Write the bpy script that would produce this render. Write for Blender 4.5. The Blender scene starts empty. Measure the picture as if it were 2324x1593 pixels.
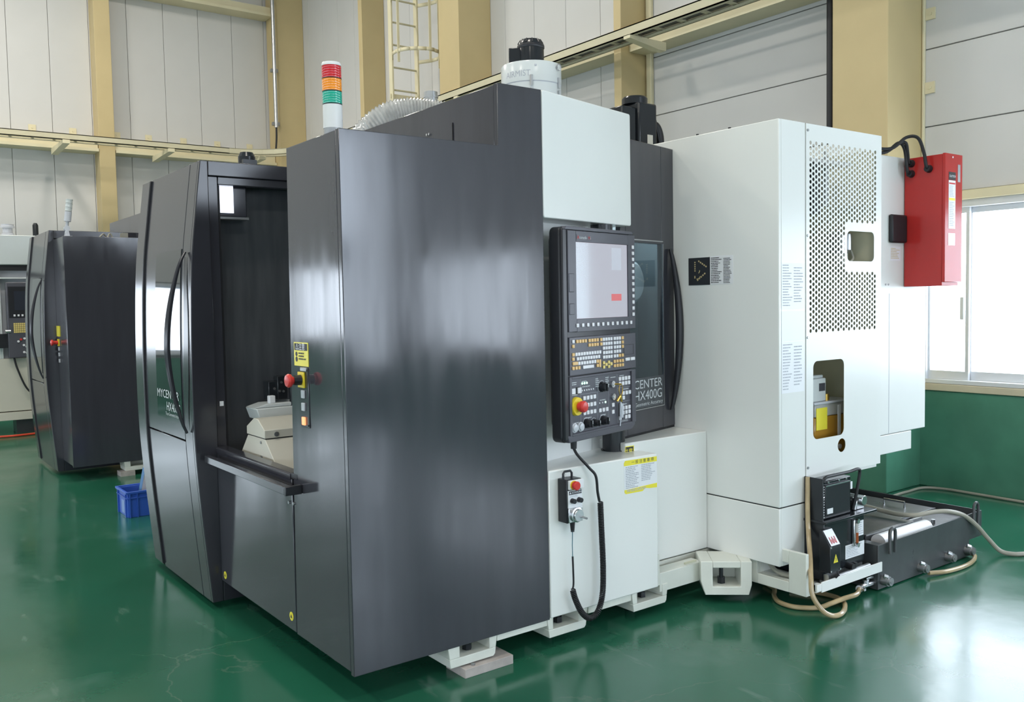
import bpy, math, random
from mathutils import Matrix, Vector
random.seed(7)
PI = math.pi
scene = bpy.context.scene
col = scene.collection

# ------------------------------------------------------------------ camera
cam_d = bpy.data.cameras.new('camera')
cam = bpy.data.objects.new('camera', cam_d); col.objects.link(cam)
yaw, pitch, roll = 0.64138295, 0.05636289, -0.01909043
fw = Vector((math.cos(pitch)*math.sin(yaw), math.cos(pitch)*math.cos(yaw), -math.sin(pitch)))
rt = Vector((math.cos(yaw), -math.sin(yaw), 0)); up = rt.cross(fw)
r2 = rt*math.cos(roll) + up*math.sin(roll); u2 = -rt*math.sin(roll) + up*math.cos(roll)
cam.matrix_world = Matrix(((r2.x, u2.x, -fw.x, -1.5318), (r2.y, u2.y, -fw.y, -3.1247), (r2.z, u2.z, -fw.z, 1.6), (0, 0, 0, 1)))
cam_d.sensor_width = 36.0; cam_d.lens = 36.0*2025.51/2324.0; cam_d.clip_end = 200
scene.camera = cam

# ------------------------------------------------------------------ world, exposure
world = bpy.data.worlds.new('world'); scene.world = world; world.use_nodes = True
bg = world.node_tree.nodes['Background']; bg.inputs[0].default_value = (0.80, 0.88, 1.0, 1); bg.inputs[1].default_value = 1.0
vs = scene.view_settings
vs.view_transform = 'Standard'; vs.look = 'None'; vs.gamma = 1.0; vs.use_curve_mapping = False
vs.exposure = 0.0
scene.cycles.use_denoising = True
scene.cycles.max_bounces = 8; scene.cycles.diffuse_bounces = 4; scene.cycles.glossy_bounces = 4
scene.cycles.sample_clamp_indirect = 6.0
WIN_E = 6.0       # overcast daylight behind the frosted panes
LAMP_W = 125.0    # high-bay lamps under the roof

def lamp(loc, size, watts, color):
    d = bpy.data.lights.new('high_bay_light', 'AREA'); d.shape = 'DISK'; d.size = size; d.energy = watts; d.color = color
    o = bpy.data.objects.new('high_bay_light', d); o.location = loc; col.objects.link(o); return o
LAMPS = [(x, y) for x in (-6.0, -0.8) for y in (-6.5, -0.6, 5.0, 10.2)] + [(1.8, 4.6), (1.8, 9.4)]  # last pair added to brighten the back wall and far column
for x, y in LAMPS:
    lamp((x, y, 8.0), 0.7, LAMP_W*(0.6 if x > 1 else 1.0)*(1.35 if y > 9 else 1.0), (1.0, 0.93, 0.83))

# ------------------------------------------------------------------ helpers
class MB:
    def __init__(s): s.v = []; s.f = []; s.T = Matrix.Identity(4)
    def add(s, vs, fs):
        n = len(s.v); s.v += [s.T @ Vector(p) for p in vs]; s.f += [tuple(i+n for i in q) for q in fs]; return s
    def box(s, x0, x1, y0, y1, z0, z1):
        return s.add([(x0,y0,z0),(x1,y0,z0),(x1,y1,z0),(x0,y1,z0),(x0,y0,z1),(x1,y0,z1),(x1,y1,z1),(x0,y1,z1)],
                     [(0,3,2,1),(4,5,6,7),(0,1,5,4),(1,2,6,5),(2,3,7,6),(3,0,4,7)])
    def prism(s, poly, ax, a, b):
        # poly: (p,q) pairs; ax 'x': (y,z)  'y': (x,z)  'z': (x,y)
        def mk(p, q, t): return (t,p,q) if ax == 'x' else ((p,t,q) if ax == 'y' else (p,q,t))
        n = len(poly); V = [mk(p,q,a) for p,q in poly] + [mk(p,q,b) for p,q in poly]
        F = [tuple(range(n)), tuple(range(2*n-1, n-1, -1))] + [(i, n+i, n+(i+1)%n, (i+1)%n) for i in range(n)]
        return s.add(V, F)
    def quad(s, *pts): return s.add(list(pts), [tuple(range(len(pts)))])
    def cyl(s, p0, p1, r0, r1=None, n=20, cap=True):
        r1 = r0 if r1 is None else r1
        p0, p1 = Vector(p0), Vector(p1); d = (p1-p0).normalized()
        a = d.orthogonal().normalized(); b = d.cross(a)
        V = []
        for p, r in ((p0, r0), (p1, r1)):
            for i in range(n):
                t = 2*PI*i/n; V.append(p + a*(r*math.cos(t)) + b*(r*math.sin(t)))
        F = [(i, (i+1)%n, n+(i+1)%n, n+i) for i in range(n)]
        if cap: F += [tuple(range(n-1,-1,-1)), tuple(range(n, 2*n))]
        return s.add(V, F)
    def lathe(s, c, prof, n=28, ax='z'):
        # prof: (radius, height)
        V = []; m = len(prof)
        for r, h in prof:
            for i in range(n):
                t = 2*PI*i/n; x, y = r*math.cos(t), r*math.sin(t)
                V.append((c[0]+x, c[1]+y, c[2]+h) if ax == 'z' else ((c[0]+x, c[1]+h, c[2]+y) if ax == 'y' else (c[0]+h, c[1]+x, c[2]+y)))
        F = [(k*n+i, k*n+(i+1)%n, (k+1)*n+(i+1)%n, (k+1)*n+i) for k in range(m-1) for i in range(n)]
        F += [tuple(range(n-1,-1,-1)), tuple(range((m-1)*n, m*n))]
        return s.add(V, F)
    def tube(s, pts, r, n=8, closed=False):
        P = [Vector(p) for p in pts]; m = len(P); V = []
        nrm = None
        for i in range(m):
            if closed: d = P[(i+1)%m]-P[i-1]
            else: d = P[min(i+1,m-1)]-P[max(i-1,0)]
            d.normalize()
            if nrm is None: nrm = d.orthogonal().normalized()
            nrm = (nrm - d*nrm.dot(d)).normalized(); b = d.cross(nrm)
            rr = r[i] if isinstance(r, (list, tuple)) else r
            for k in range(n):
                t = 2*PI*k/n; V.append(P[i] + nrm*(rr*math.cos(t)) + b*(rr*math.sin(t)))
        F = []
        for i in range(m if closed else m-1):
            j = (i+1) % m
            F += [(i*n+k, i*n+(k+1)%n, j*n+(k+1)%n, j*n+k) for k in range(n)]
        if not closed: F += [tuple(range(n-1,-1,-1)), tuple(range((m-1)*n, m*n))]
        return s.add(V, F)
    def rbox(s, x0, x1, z0, z1, r, y0, y1, seg=5):
        return s.prism(rrect(x0, x1, z0, z1, r, seg), 'y', y0, y1)

def rrect(x0, x1, z0, z1, r, seg=5):
    P = []
    for cx, cz, a0 in ((x1-r, z1-r, 0), (x0+r, z1-r, 90), (x0+r, z0+r, 180), (x1-r, z0+r, 270)):
        for i in range(seg+1):
            t = math.radians(a0 + 90*i/seg); P.append((cx+r*math.cos(t), cz+r*math.sin(t)))
    return P
def spline(pts, n=8):
    P = [Vector(p) for p in pts]; P = [P[0]*2-P[1]] + P + [P[-1]*2-P[-2]]; out = []
    for i in range(1, len(P)-2):
        a, b, c, d = P[i-1], P[i], P[i+1], P[i+2]
        for k in range(n):
            t = k/n
            out.append(0.5*((2*b)+(c-a)*t+(2*a-5*b+4*c-d)*t*t+(3*b-a-3*c+d)*t**3))
    out.append(P[-2]); return out

WM = {}   # world matrices of our own objects
def wm(o): return WM.get(o.name, Matrix.Identity(4))
def tag(o, label=None, cat=None, group=None, kind=None):
    if label: o['label'] = label
    if cat: o['category'] = cat
    if group: o['group'] = group
    if kind: o['kind'] = kind
    return o
def thing(name, label, cat, loc=(0,0,0), rz=0, group=None):
    o = bpy.data.objects.new(name, None); col.objects.link(o); o.empty_display_size = 0.1
    o.location = loc; o.rotation_euler = (0,0,rz)
    WM[o.name] = Matrix.Translation(Vector(loc)) @ Matrix.Rotation(rz, 4, 'Z')
    return tag(o, label, cat, group)
def build(name, mb, mat, parent=None, bevel=0.0, local=False, ang=35, seg=2, label=None, smooth=True):
    """one mesh object; mb is in world coordinates unless local (then in the parent's)"""
    W = wm(parent) if parent is not None else Matrix.Identity(4)
    V = mb.v
    if parent is not None and not local:
        I = W.inverted(); V = [I @ p for p in V]
    # origin at the bottom centre of the piece
    lo = Vector((min(p.x for p in V), min(p.y for p in V), min(p.z for p in V)))
    hi = Vector((max(p.x for p in V), max(p.y for p in V), max(p.z for p in V)))
    c = Vector(((lo.x+hi.x)/2, (lo.y+hi.y)/2, lo.z))
    me = bpy.data.meshes.new(name); me.from_pydata([p-c for p in V], [], mb.f); me.validate()
    me.materials.append(M[mat] if isinstance(mat, str) else mat)
    import bmesh
    bm = bmesh.new(); bm.from_mesh(me); bmesh.ops.recalc_face_normals(bm, faces=bm.faces); bm.to_mesh(me); bm.free()
    if smooth:
        me.shade_smooth(); me.set_sharp_from_angle(angle=math.radians(ang))
    o = bpy.data.objects.new(name, me); col.objects.link(o); o.location = c
    WM[o.name] = W @ Matrix.Translation(c)
    if parent is not None: o.parent = parent
    if bevel:
        b = o.modifiers.new('bevel', 'BEVEL'); b.width = bevel; b.segments = seg; b.limit_method = 'ANGLE'; b.angle_limit = math.radians(40)
        b.harden_normals = False
    if label: o['label'] = label
    return o
def share(name, src, T, parent=None):
    """copy of a part with shared mesh; T is the world translation from the source"""
    o = src.copy(); o.name = name; col.objects.link(o)
    W = Matrix.Translation(Vector(T)) @ wm(src)
    Pm = wm(parent) if parent is not None else Matrix.Identity(4)
    o.parent = parent
    L = Pm.inverted() @ W
    o.location = L.to_translation(); o.rotation_euler = L.to_euler()
    WM[o.name] = W
    return o
def struct(o): o['kind'] = 'structure'; return o

_fc = {}
def text_mb(txt, size, origin, xdir, ydir, align='LEFT', sx=1.0, bold=0.0):
    """flat lettering as mesh; xdir/ydir unit vectors of the writing plane"""
    cu = bpy.data.curves.new('t', 'FONT'); cu.body = txt; cu.size = size; cu.align_x = align; cu.fill_mode = 'FRONT'; cu.resolution_u = 3
    cu.offset = bold
    ob = bpy.data.objects.new('t', cu); col.objects.link(ob)
    dg = bpy.context.evaluated_depsgraph_get()
    me = bpy.data.meshes.new_from_object(ob.evaluated_get(dg))
    O, X, Y = Vector(origin), Vector(xdir), Vector(ydir)
    mb = MB(); mb.add([O + X*(v.co.x*sx) + Y*v.co.y for v in me.vertices], [tuple(p.vertices) for p in me.polygons])
    bpy.data.objects.remove(ob); bpy.data.curves.remove(cu); bpy.data.meshes.remove(me)
    return mb
def print_lines(mb, O, X, Y, w, h, rows, fill=0.55, seed=1):
    """rows of broken dashes standing for print too small to read"""
    rnd = random.Random(seed); O, X, Y = Vector(O), Vector(X), Vector(Y); rh = h/rows
    for r in range(rows):
        y1 = -rh*(r+0.25); y0 = y1 - rh*fill; x = 0.0; end = w*rnd.uniform(0.55, 1.0)
        while x < end:
            l = min(end-x, w*rnd.uniform(0.03, 0.13))
            mb.quad(O+X*x+Y*y0, O+X*(x+l)+Y*y0, O+X*(x+l)+Y*y1, O+X*x+Y*y1); x += l + w*rnd.uniform(0.008, 0.03)
    return mb

# ------------------------------------------------------------------ materials
M = {}
def mat(name, color, rough=0.5, metal=0.0, spec=0.5, var=0.0, vscale=3.0, rvar=0.0, bump=0.0, bscale=40.0, stretch=(1,1,1), coat=0.0, emit=None, trans=0.0, alpha=1.0, ior=1.45, col2=None):
    m = bpy.data.materials.new(name); m.use_nodes = True; nt = m.node_tree; N = nt.nodes; L = nt.links
    b = N['Principled BSDF']
    b.inputs['Base Color'].default_value = (*color, 1); b.inputs['Roughness'].default_value = rough
    b.inputs['Metallic'].default_value = metal; b.inputs['Specular IOR Level'].default_value = spec; b.inputs['IOR'].default_value = ior
    b.inputs['Coat Weight'].default_value = coat; b.inputs['Coat Roughness'].default_value = 0.05
    b.inputs['Transmission Weight'].default_value = trans; b.inputs['Alpha'].default_value = alpha
    if emit: b.inputs['Emission Color'].default_value = (*emit[:3], 1); b.inputs['Emission Strength'].default_value = emit[3]
    tc = N.new('ShaderNodeTexCoord'); mp = N.new('ShaderNodeMapping'); mp.inputs['Scale'].default_value = stretch
    L.new(tc.outputs['Object'], mp.inputs['Vector'])
    nz = N.new('ShaderNodeTexNoise'); nz.inputs['Scale'].default_value = vscale; nz.inputs['Detail'].default_value = 5
    L.new(mp.outputs[0], nz.inputs['Vector'])
    mx = N.new('ShaderNodeMix'); mx.data_type = 'RGBA'
    c2 = col2 if col2 else tuple(max(0, c*(1-var)) for c in color)
    c1 = color if col2 else tuple(min(1, c*(1+var)) for c in color)
    mx.inputs[6].default_value = (*c1, 1); mx.inputs[7].default_value = (*c2, 1)
    rp = N.new('ShaderNodeMapRange'); rp.inputs[1].default_value = 0.35; rp.inputs[2].default_value = 0.65
    L.new(nz.outputs['Fac'], rp.inputs[0]); L.new(rp.outputs[0], mx.inputs[0])
    if var or col2: L.new(mx.outputs[2], b.inputs['Base Color'])
    if rvar:
        r2_ = N.new('ShaderNodeMapRange'); r2_.inputs[1].default_value = 0.3; r2_.inputs[2].default_value = 0.7
        r2_.inputs[3].default_value = max(0.02, rough-rvar); r2_.inputs[4].default_value = rough+rvar
        L.new(nz.outputs['Fac'], r2_.inputs[0]); L.new(r2_.outputs[0], b.inputs['Roughness'])
    if bump:
        n2 = N.new('ShaderNodeTexNoise'); n2.inputs['Scale'].default_value = bscale; n2.inputs['Detail'].default_value = 4
        L.new(mp.outputs[0], n2.inputs['Vector'])
        bp = N.new('ShaderNodeBump'); bp.inputs['Strength'].default_value = bump; bp.inputs['Distance'].default_value = 0.01
        L.new(n2.outputs['Fac'], bp.inputs['Height']); L.new(bp.outputs[0], b.inputs['Normal'])
    M[name] = m; return m

mat('charcoal_sheet', (0.046,0.047,0.058), 0.125, 0.0, 0.85, var=0.08, vscale=1.6, rvar=0.055, stretch=(6,6,0.8), bump=0.004, bscale=7)
mat('charcoal_gloss', (0.034,0.035,0.044), 0.17, 0.0, 0.7, var=0.08, vscale=3)
mat('charcoal_inner', (0.075,0.082,0.092), 0.30, 0.0, 0.5, var=0.15, vscale=4, stretch=(5,5,0.6))
mat('black_plastic', (0.018,0.019,0.024), 0.35, var=0.1)
mat('black_rubber', (0.012,0.013,0.016), 0.5, var=0.1)
mat('black_enamel', (0.015,0.018,0.022), 0.22, var=0.1)
mat('panel_grey', (0.085,0.085,0.105), 0.38, var=0.06, bump=0.03, bscale=300)
mat('white_paint', (0.80,0.82,0.80), 0.22, var=0.015, vscale=1.5, bump=0.012, bscale=160)
mat('cast_white', (0.70,0.72,0.66), 0.38, var=0.05, vscale=5, bump=0.12, bscale=30)
mat('cream_paint', (0.62,0.60,0.52), 0.35, var=0.03)
mat('inner_beige', (0.56,0.55,0.41), 0.5, var=0.08)
mat('drum_grey', (0.62,0.66,0.66), 0.22, var=0.02)
mat('steel', (0.62,0.63,0.65), 0.28, 1.0, var=0.08, vscale=12)
mat('dull_steel', (0.36,0.37,0.38), 0.42, 0.9, var=0.15, vscale=8)
mat('tank_paint', (0.060,0.066,0.070), 0.33, 0.0, 0.6, var=0.14, vscale=5, rvar=0.08)
mat('red_paint', (0.42,0.025,0.022), 0.20, var=0.05)
mat('red_plastic', (0.62,0.045,0.04), 0.3)
mat('yellow', (0.80,0.62,0.03), 0.4)
mat('sticker_yellow', (0.84,0.74,0.06), 0.35, var=0.04)
mat('sticker_white', (0.80,0.82,0.85), 0.35)
mat('sticker_black', (0.02,0.021,0.025), 0.35)
mat('ink', (0.05,0.05,0.06), 0.6)
mat('ink_pale', (0.42,0.45,0.50), 0.6)
mat('ink_gold', (0.62,0.50,0.25), 0.5)
mat('ink_white', (0.62,0.66,0.68), 0.5)
mat('ink_red', (0.55,0.05,0.05), 0.5)
mat('key_white', (0.80,0.80,0.84), 0.35)
mat('key_orange', (0.80,0.52,0.22), 0.4)
mat('key_yellow', (0.78,0.62,0.22), 0.4)
mat('red_lens', (0.55,0.012,0.02), 0.08, emit=(0.6,0.01,0.02,0.12), coat=0.5)
mat('amber_lens', (0.85,0.27,0.01), 0.08, emit=(0.9,0.3,0.01,0.12), coat=0.5)
mat('green_lens', (0.01,0.36,0.25), 0.08, emit=(0.01,0.4,0.28,0.12), coat=0.5)
mat('lens_grey', (0.55,0.57,0.62), 0.15)
mat('column_beige', (0.56,0.45,0.24), 0.5, var=0.03, vscale=2)
mat('beam_cream', (0.70,0.64,0.44), 0.5, var=0.03)
mat('tray_cream', (0.58,0.54,0.38), 0.5, var=0.04)
mat('wall_grey', (0.60,0.60,0.59), 0.6, var=0.02, vscale=1.2)
mat('joint_dark', (0.34,0.34,0.34), 0.7)
mat('dado_green', (0.075,0.225,0.150), 0.35, var=0.14, vscale=2.5, bump=0.05, bscale=20)
mat('sill_beige', (0.55,0.49,0.36), 0.5, var=0.04)
mat('alu_frame', (0.66,0.68,0.70), 0.35, 0.2)
mat('hose_clear', (0.42,0.32,0.18), 0.22, coat=0.4, var=0.15, vscale=10)
mat('hose_grey', (0.30,0.29,0.24), 0.35, var=0.1)
mat('duct_clear', (0.58,0.59,0.58), 0.14, coat=0.4, trans=0.25, var=0.15, vscale=20)
mat('oil', (0.42,0.22,0.03), 0.15, coat=0.3)
mat('milky', (0.62,0.62,0.60), 0.2, trans=0.3)
mat('brass', (0.65,0.42,0.10), 0.3, 0.9)
mat('crate_blue', (0.035,0.11,0.50), 0.4, var=0.06)
mat('carton_blue', (0.05,0.17,0.36), 0.5)
mat('carton_white', (0.62,0.62,0.60), 0.5)
mat('cable_red', (0.55,0.05,0.02), 0.4)
mat('amber_lamp', (0.85,0.25,0.10), 0.3, emit=(1.0,0.35,0.15,1.4))
mat('led_green', (0.5,0.9,0.7), 0.3, emit=(0.6,1.0,0.8,1.2))
mat('screen_lit', (0.10,0.10,0.11), 0.12, var=0.02, emit=(0.74,0.65,0.75,0.80))
mat('screen_pale', (0.2,0.2,0.2), 0.12, emit=(0.78,0.72,0.85,0.78))
mat('screen_red', (0.2,0.05,0.05), 0.12, emit=(0.95,0.22,0.24,0.85))
mat('screen_dark', (0.035,0.04,0.055), 0.12)
mat('wood_pad', (0.42,0.38,0.36), 0.6, var=0.12, vscale=14, bump=0.1)
mat('clear_glass', (0.75,0.85,0.85), 0.03, trans=1.0, ior=1.05)
mat('sky_pane', (0.8,0.85,0.9), 0.15, emit=(0.86,0.96,1.10,WIN_E))
mat('lamp_glow', (0.9,0.9,0.9), 0.3, emit=(1.0,0.95,0.86,18.0))
mat('light_box', (0.75,0.78,0.85), 0.15, var=0.3, vscale=45, emit=(0.75,0.8,0.95,1.6))
mat('door_glass', (0.020,0.026,0.030), 0.04, spec=0.7)
mat('tower_white', (0.75,0.76,0.76), 0.25)

def floor_mat():
    m = bpy.data.materials.new('green_epoxy'); m.use_nodes = True; nt = m.node_tree; N = nt.nodes; L = nt.links
    b = N['Principled BSDF']; tc = N.new('ShaderNodeTexCoord')
    def noise(scale, detail=6, st=(1,1,1)):
        mp = N.new('ShaderNodeMapping'); mp.inputs['Scale'].default_value = st; L.new(tc.outputs['Object'], mp.inputs[0])
        n = N.new('ShaderNodeTexNoise'); n.inputs['Scale'].default_value = scale; n.inputs['Detail'].default_value = detail
        L.new(mp.outputs[0], n.inputs['Vector']); return n
    def ramp(src, a, b_, lo=0.0, hi=1.0):
        r = N.new('ShaderNodeMapRange'); r.inputs[1].default_value = a; r.inputs[2].default_value = b_; r.inputs[3].default_value = lo; r.inputs[4].default_value = hi
        L.new(src.outputs['Fac'], r.inputs[0]); return r
    def mix(f, a, c):
        x = N.new('ShaderNodeMix'); x.data_type = 'RGBA'; L.new(f.outputs[0], x.inputs[0])
        if isinstance(a, tuple): x.inputs[6].default_value = (*a, 1)
        else: L.new(a.outputs[2], x.inputs[6])
        x.inputs[7].default_value = (*c, 1); return x
    base = mix(ramp(noise(0.7), 0.35, 0.65), (0.013,0.098,0.054), (0.018,0.122,0.072))
    worn = mix(ramp(noise(2.3, 10), 0.58, 0.74, 0, 0.45), base, (0.08,0.19,0.145))
    scuff = mix(ramp(noise(9, 8, (1,0.25,1)), 0.64, 0.75, 0, 0.35), worn, (0.20,0.30,0.26))
    vo = N.new('ShaderNodeTexVoronoi'); vo.feature = 'DISTANCE_TO_EDGE'; vo.inputs['Scale'].default_value = 0.9
    wv = noise(3.0, 6); ad = N.new('ShaderNodeMixRGB'); ad.blend_type = 'ADD'; ad.inputs[0].default_value = 0.35
    L.new(tc.outputs['Object'], ad.inputs[1]); L.new(wv.outputs['Color'], ad.inputs[2]); L.new(ad.outputs[0], vo.inputs['Vector'])
    cr = N.new('ShaderNodeMapRange'); cr.inputs[1].default_value = 0.0; cr.inputs[2].default_value = 0.005; cr.inputs[3].default_value = 1.0; cr.inputs[4].default_value = 0.0
    L.new(vo.outputs['Distance'], cr.inputs[0])
    ms_ = ramp(noise(0.8, 3), 0.55, 0.66, 0, 0.16); mm = N.new('ShaderNodeMath'); mm.operation = 'MULTIPLY'; L.new(cr.outputs[0], mm.inputs[0]); L.new(ms_.outputs[0], mm.inputs[1])
    crack = mix(mm, scuff, (0.34,0.36,0.30))
    L.new(crack.outputs[2], b.inputs['Base Color'])
    rr = ramp(noise(1.6, 8), 0.3, 0.75, 0.10, 0.27); L.new(rr.outputs[0], b.inputs['Roughness'])
    bp = N.new('ShaderNodeBump'); bp.inputs['Strength'].default_value = 0.10; bp.inputs['Distance'].default_value = 0.01
    nb = noise(5.0, 5); L.new(nb.outputs['Fac'], bp.inputs['Height']); L.new(bp.outputs[0], b.inputs['Normal'])
    b.inputs['Specular IOR Level'].default_value = 0.6
    M['green_epoxy'] = m
floor_mat()

def pane_mat():
    m = bpy.data.materials.new('tinted_pane'); m.use_nodes = True; nt = m.node_tree; N = nt.nodes; L = nt.links
    N.remove(N['Principled BSDF']); out = N['Material Output']
    t = N.new('ShaderNodeBsdfTransparent'); t.inputs[0].default_value = (0.66,0.72,0.75,1)
    g = N.new('ShaderNodeBsdfGlossy'); g.inputs['Roughness'].default_value = 0.04; g.inputs[0].default_value = (0.9,0.95,1.0,1)
    lw = N.new('ShaderNodeLayerWeight'); pw = N.new('ShaderNodeMath'); pw.operation = 'POWER'; pw.inputs[1].default_value = 4.0; L.new(lw.outputs['Facing'], pw.inputs[0]); f = N.new('ShaderNodeMath'); f.operation = 'MULTIPLY_ADD'; f.inputs[1].default_value = 0.85; f.inputs[2].default_value = 0.04; L.new(pw.outputs[0], f.inputs[0])
    x = N.new('ShaderNodeMixShader'); L.new(f.outputs[0], x.inputs[0]); L.new(t.outputs[0], x.inputs[1]); L.new(g.outputs[0], x.inputs[2]); L.new(x.outputs[0], out.inputs[0])
    M['tinted_pane'] = m
pane_mat()
# ------------------------------------------------------------------ room shell
XR, YB, XL, YF, ZC = 5.6, 13.3, -10.0, -11.0, 8.6
fl = build('floor', MB().box(XL-0.2, XR+0.2, YF-0.2, YB+0.2, -0.1, 0.0), 'green_epoxy'); struct(fl)
struct(build('ceiling', MB().box(XL-0.2, XR+0.2, YF-0.2, YB+0.2, ZC, ZC+0.1), 'wall_grey'))

WZ0, WZ1 = 0.86, 2.37
def wall(name, axis, at, out, a0, a1, openings):
    """wall slab with window openings (a,b) between WZ0 and WZ1; axis is the running direction"""
    mb = MB(); t0, t1 = sorted((at, at+out))
    def bx(p, q, z0, z1):
        if axis == 'y': mb.box(t0, t1, p, q, z0, z1)
        else: mb.box(p, q, t0, t1, z0, z1)
    bx(a0, a1, 0, WZ0); bx(a0, a1, WZ1, ZC); c = a0
    for p, q in sorted(openings): bx(c, p, WZ0, WZ1); c = q
    bx(c, a1, WZ0, WZ1)
    return struct(build(name, mb, 'joint_dark' if name in ('wall_right', 'wall_back') else 'wall_grey'))
RW = [(-4.62, 0.745), (-8.75, -5.8)]
wall_right = wall('wall_right', 'y', XR+0.03, 0.2, YF, YB+0.2, RW)
BW = [(-9.4, -5.6), (-4.9, -1.1)]
wall_back = wall('wall_back', 'x', YB+0.03, 0.2, XL, XR+0.2, BW)
LW = [(-9.5, -5.0), (-4.2, 0.3), (1.1, 5.6), (6.4, 10.9)]
wall_left = wall('wall_left', 'y', XL, -0.2, YF, YB, LW)
FW = [(-9.0, -5.4), (-4.6, -1.0), (-0.2, 2.6), (3.0, 5.5)]
wall_front = wall('wall_front', 'x', YF, -0.2, XL, XR, FW)

# insulated wall panels: upright boards on the far part, level boards on the near part of the right wall
pp = None
def panel(x0, x1, y0, y1, z0, z1, parent): return build('wall_panel', MB().box(x0, x1, y0, y1, z0, z1), 'wall_grey', parent, bevel=0.004)
y = 4.0
while y < 13.2:
    panel(XR, XR+0.03, y+0.003, min(y+0.61, YB)-0.003, 0.86, ZC-0.002, wall_right); y += 0.61
for z0, z1 in ((2.40, 2.945), (2.945, 3.565), (3.565, 4.185), (4.185, 4.805), (4.805, 8.598)):
    for y0, y1 in ((1.25, 4.0), (-5.3, 0.76), (-10.98, -5.3)):
        panel(XR, XR+0.03, y0, y1-0.003, z0+0.004, z1-0.004, wall_right)
panel(XR, XR+0.03, 0.76, 4.0, 0.86, 2.395, wall_right)
x = -8.4
while x < 5.5:
    if x > -1.1: panel(x+0.003, min(x+0.611, 5.6)-0.003, YB, YB+0.03, 0.8, ZC-0.002, wall_back)
    x += 0.611
build('wall_panel', MB().box(XL, -1.08, YB, YB+0.03, WZ1+0.03, ZC), 'wall_grey', wall_back)
# green dado and cream bands
d = MB().box(XR-0.012, XR+0.028, YF+0.01, YB, 0, 0.80)
struct(build('baseboard_right', d, 'dado_green', bevel=0.01))
struct(build('baseboard_back', MB().box(XL, XR-0.02, YB-0.012, YB+0.028, 0, 0.80), 'dado_green'))
struct(build('baseboard_left', MB().box(XL-0.001, XL+0.02, YF, YB, 0, 0.80), 'dado_green'))
struct(build('baseboard_front', MB().box(XL, XR-0.02, YF-0.001, YF+0.02, 0, 0.80), 'dado_green'))
struct(build('trim_1', MB().box(XR-0.03, XR+0.028, YF+0.01, 0.755, 0.802, 0.858), 'sill_beige', bevel=0.004))
struct(build('trim_2', MB().box(XR-0.05, XR+0.028, YF+0.01, 0.755, 2.325, 2.398), 'beam_cream', bevel=0.006))
struct(build('trim_3', MB().box(XR-0.05, XR-0.002, 3.765, 3.84, 2.4, ZC), 'beam_cream', bevel=0.01))
struct(build('trim_4', MB().box(XR-0.03, XR-0.002, 0.735, 0.757, 2.4, ZC), 'beam_cream', bevel=0.006))

# ------------------------------------------------------------------ windows
def window(n, axis, at, sgn, a, b, z0, z1, mull, deep=True):
    """frame in the wall plane `at`; sgn points into the room; mull are meeting-rail positions"""
    def bx(mb, p, q, t0, t1, zz0, zz1):
        t0, t1 = sorted((at+sgn*t0, at+sgn*t1))
        if axis == 'y': mb.box(t0, t1, p, q, zz0, zz1)
        else: mb.box(p, q, t0, t1, zz0, zz1)
    fr = MB()
    bx(fr, a, b, -0.10, 0.02, z0, z0+0.035); bx(fr, a, b, -0.10, 0.02, z1-0.055, z1)
    bx(fr, a, a+0.035, -0.10, 0.02, z0, z1); bx(fr, b-0.035, b, -0.10, 0.02, z0, z1)
    w = struct(build('window_%d' % n, fr, 'alu_frame', bevel=0.003))
    xs = [a+0.035] + list(mull) + [b-0.035]
    for i in range(len(xs)-1):
        off = -0.03 if i % 2 else -0.07
        s = MB(); p, q = xs[i]-0.012, xs[i+1]+0.012
        bx(s, p, q, off-0.015, off+0.015, z0+0.035, z0+0.105); bx(s, p, q, off-0.015, off+0.015, z1-0.10, z1-0.055)
        bx(s, p, p+0.028, off-0.015, off+0.015, z0+0.105, z1-0.10); bx(s, q-0.028, q, off-0.015, off+0.015, z0+0.105, z1-0.10)
        so = build('sash', s, 'alu_frame', w, bevel=0.002)
        g = MB(); bx(g, p+0.028, q-0.028, off-0.003, off+0.003, z0+0.105, z1-0.10)
        build('pane', g, 'sky_pane', so)
    return w
w1 = window(1, 'y', XR, -1, -4.62, 0.745, 0.86, 2.325, (-2.95, -1.28, 0.392))
build('latch', MB().box(XR+0.0, XR+0.03, 0.415, 0.445, 1.38, 1.56), 'alu_frame', w1, bevel=0.004)
window(2, 'y', XR, -1, -8.75, -5.8, 0.86, 2.325, (-7.27,))
n = 3
for a, b in BW: window(n, 'x', YB, -1, a, b, 0.86, 2.37, ((a+b)/2,)); n += 1
for a, b in LW: window(n, 'y', XL, 1, a, b, 0.86, 2.37, ((a+b)/2,)); n += 1
for a, b in FW: window(n, 'x', YF, 1, a, b, 0.86, 2.37, ((a+b)/2,)); n += 1
# high strip window over the loading side, behind the photographer
window(n, 'x', YF+0.13, 1, 2.6, 5.5, 2.6, 4.9, (4.0,))
window(n+1, 'y', XR-0.12, -1, -10.85, -9.6, 0.5, 4.6, (-10.2,))

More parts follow.
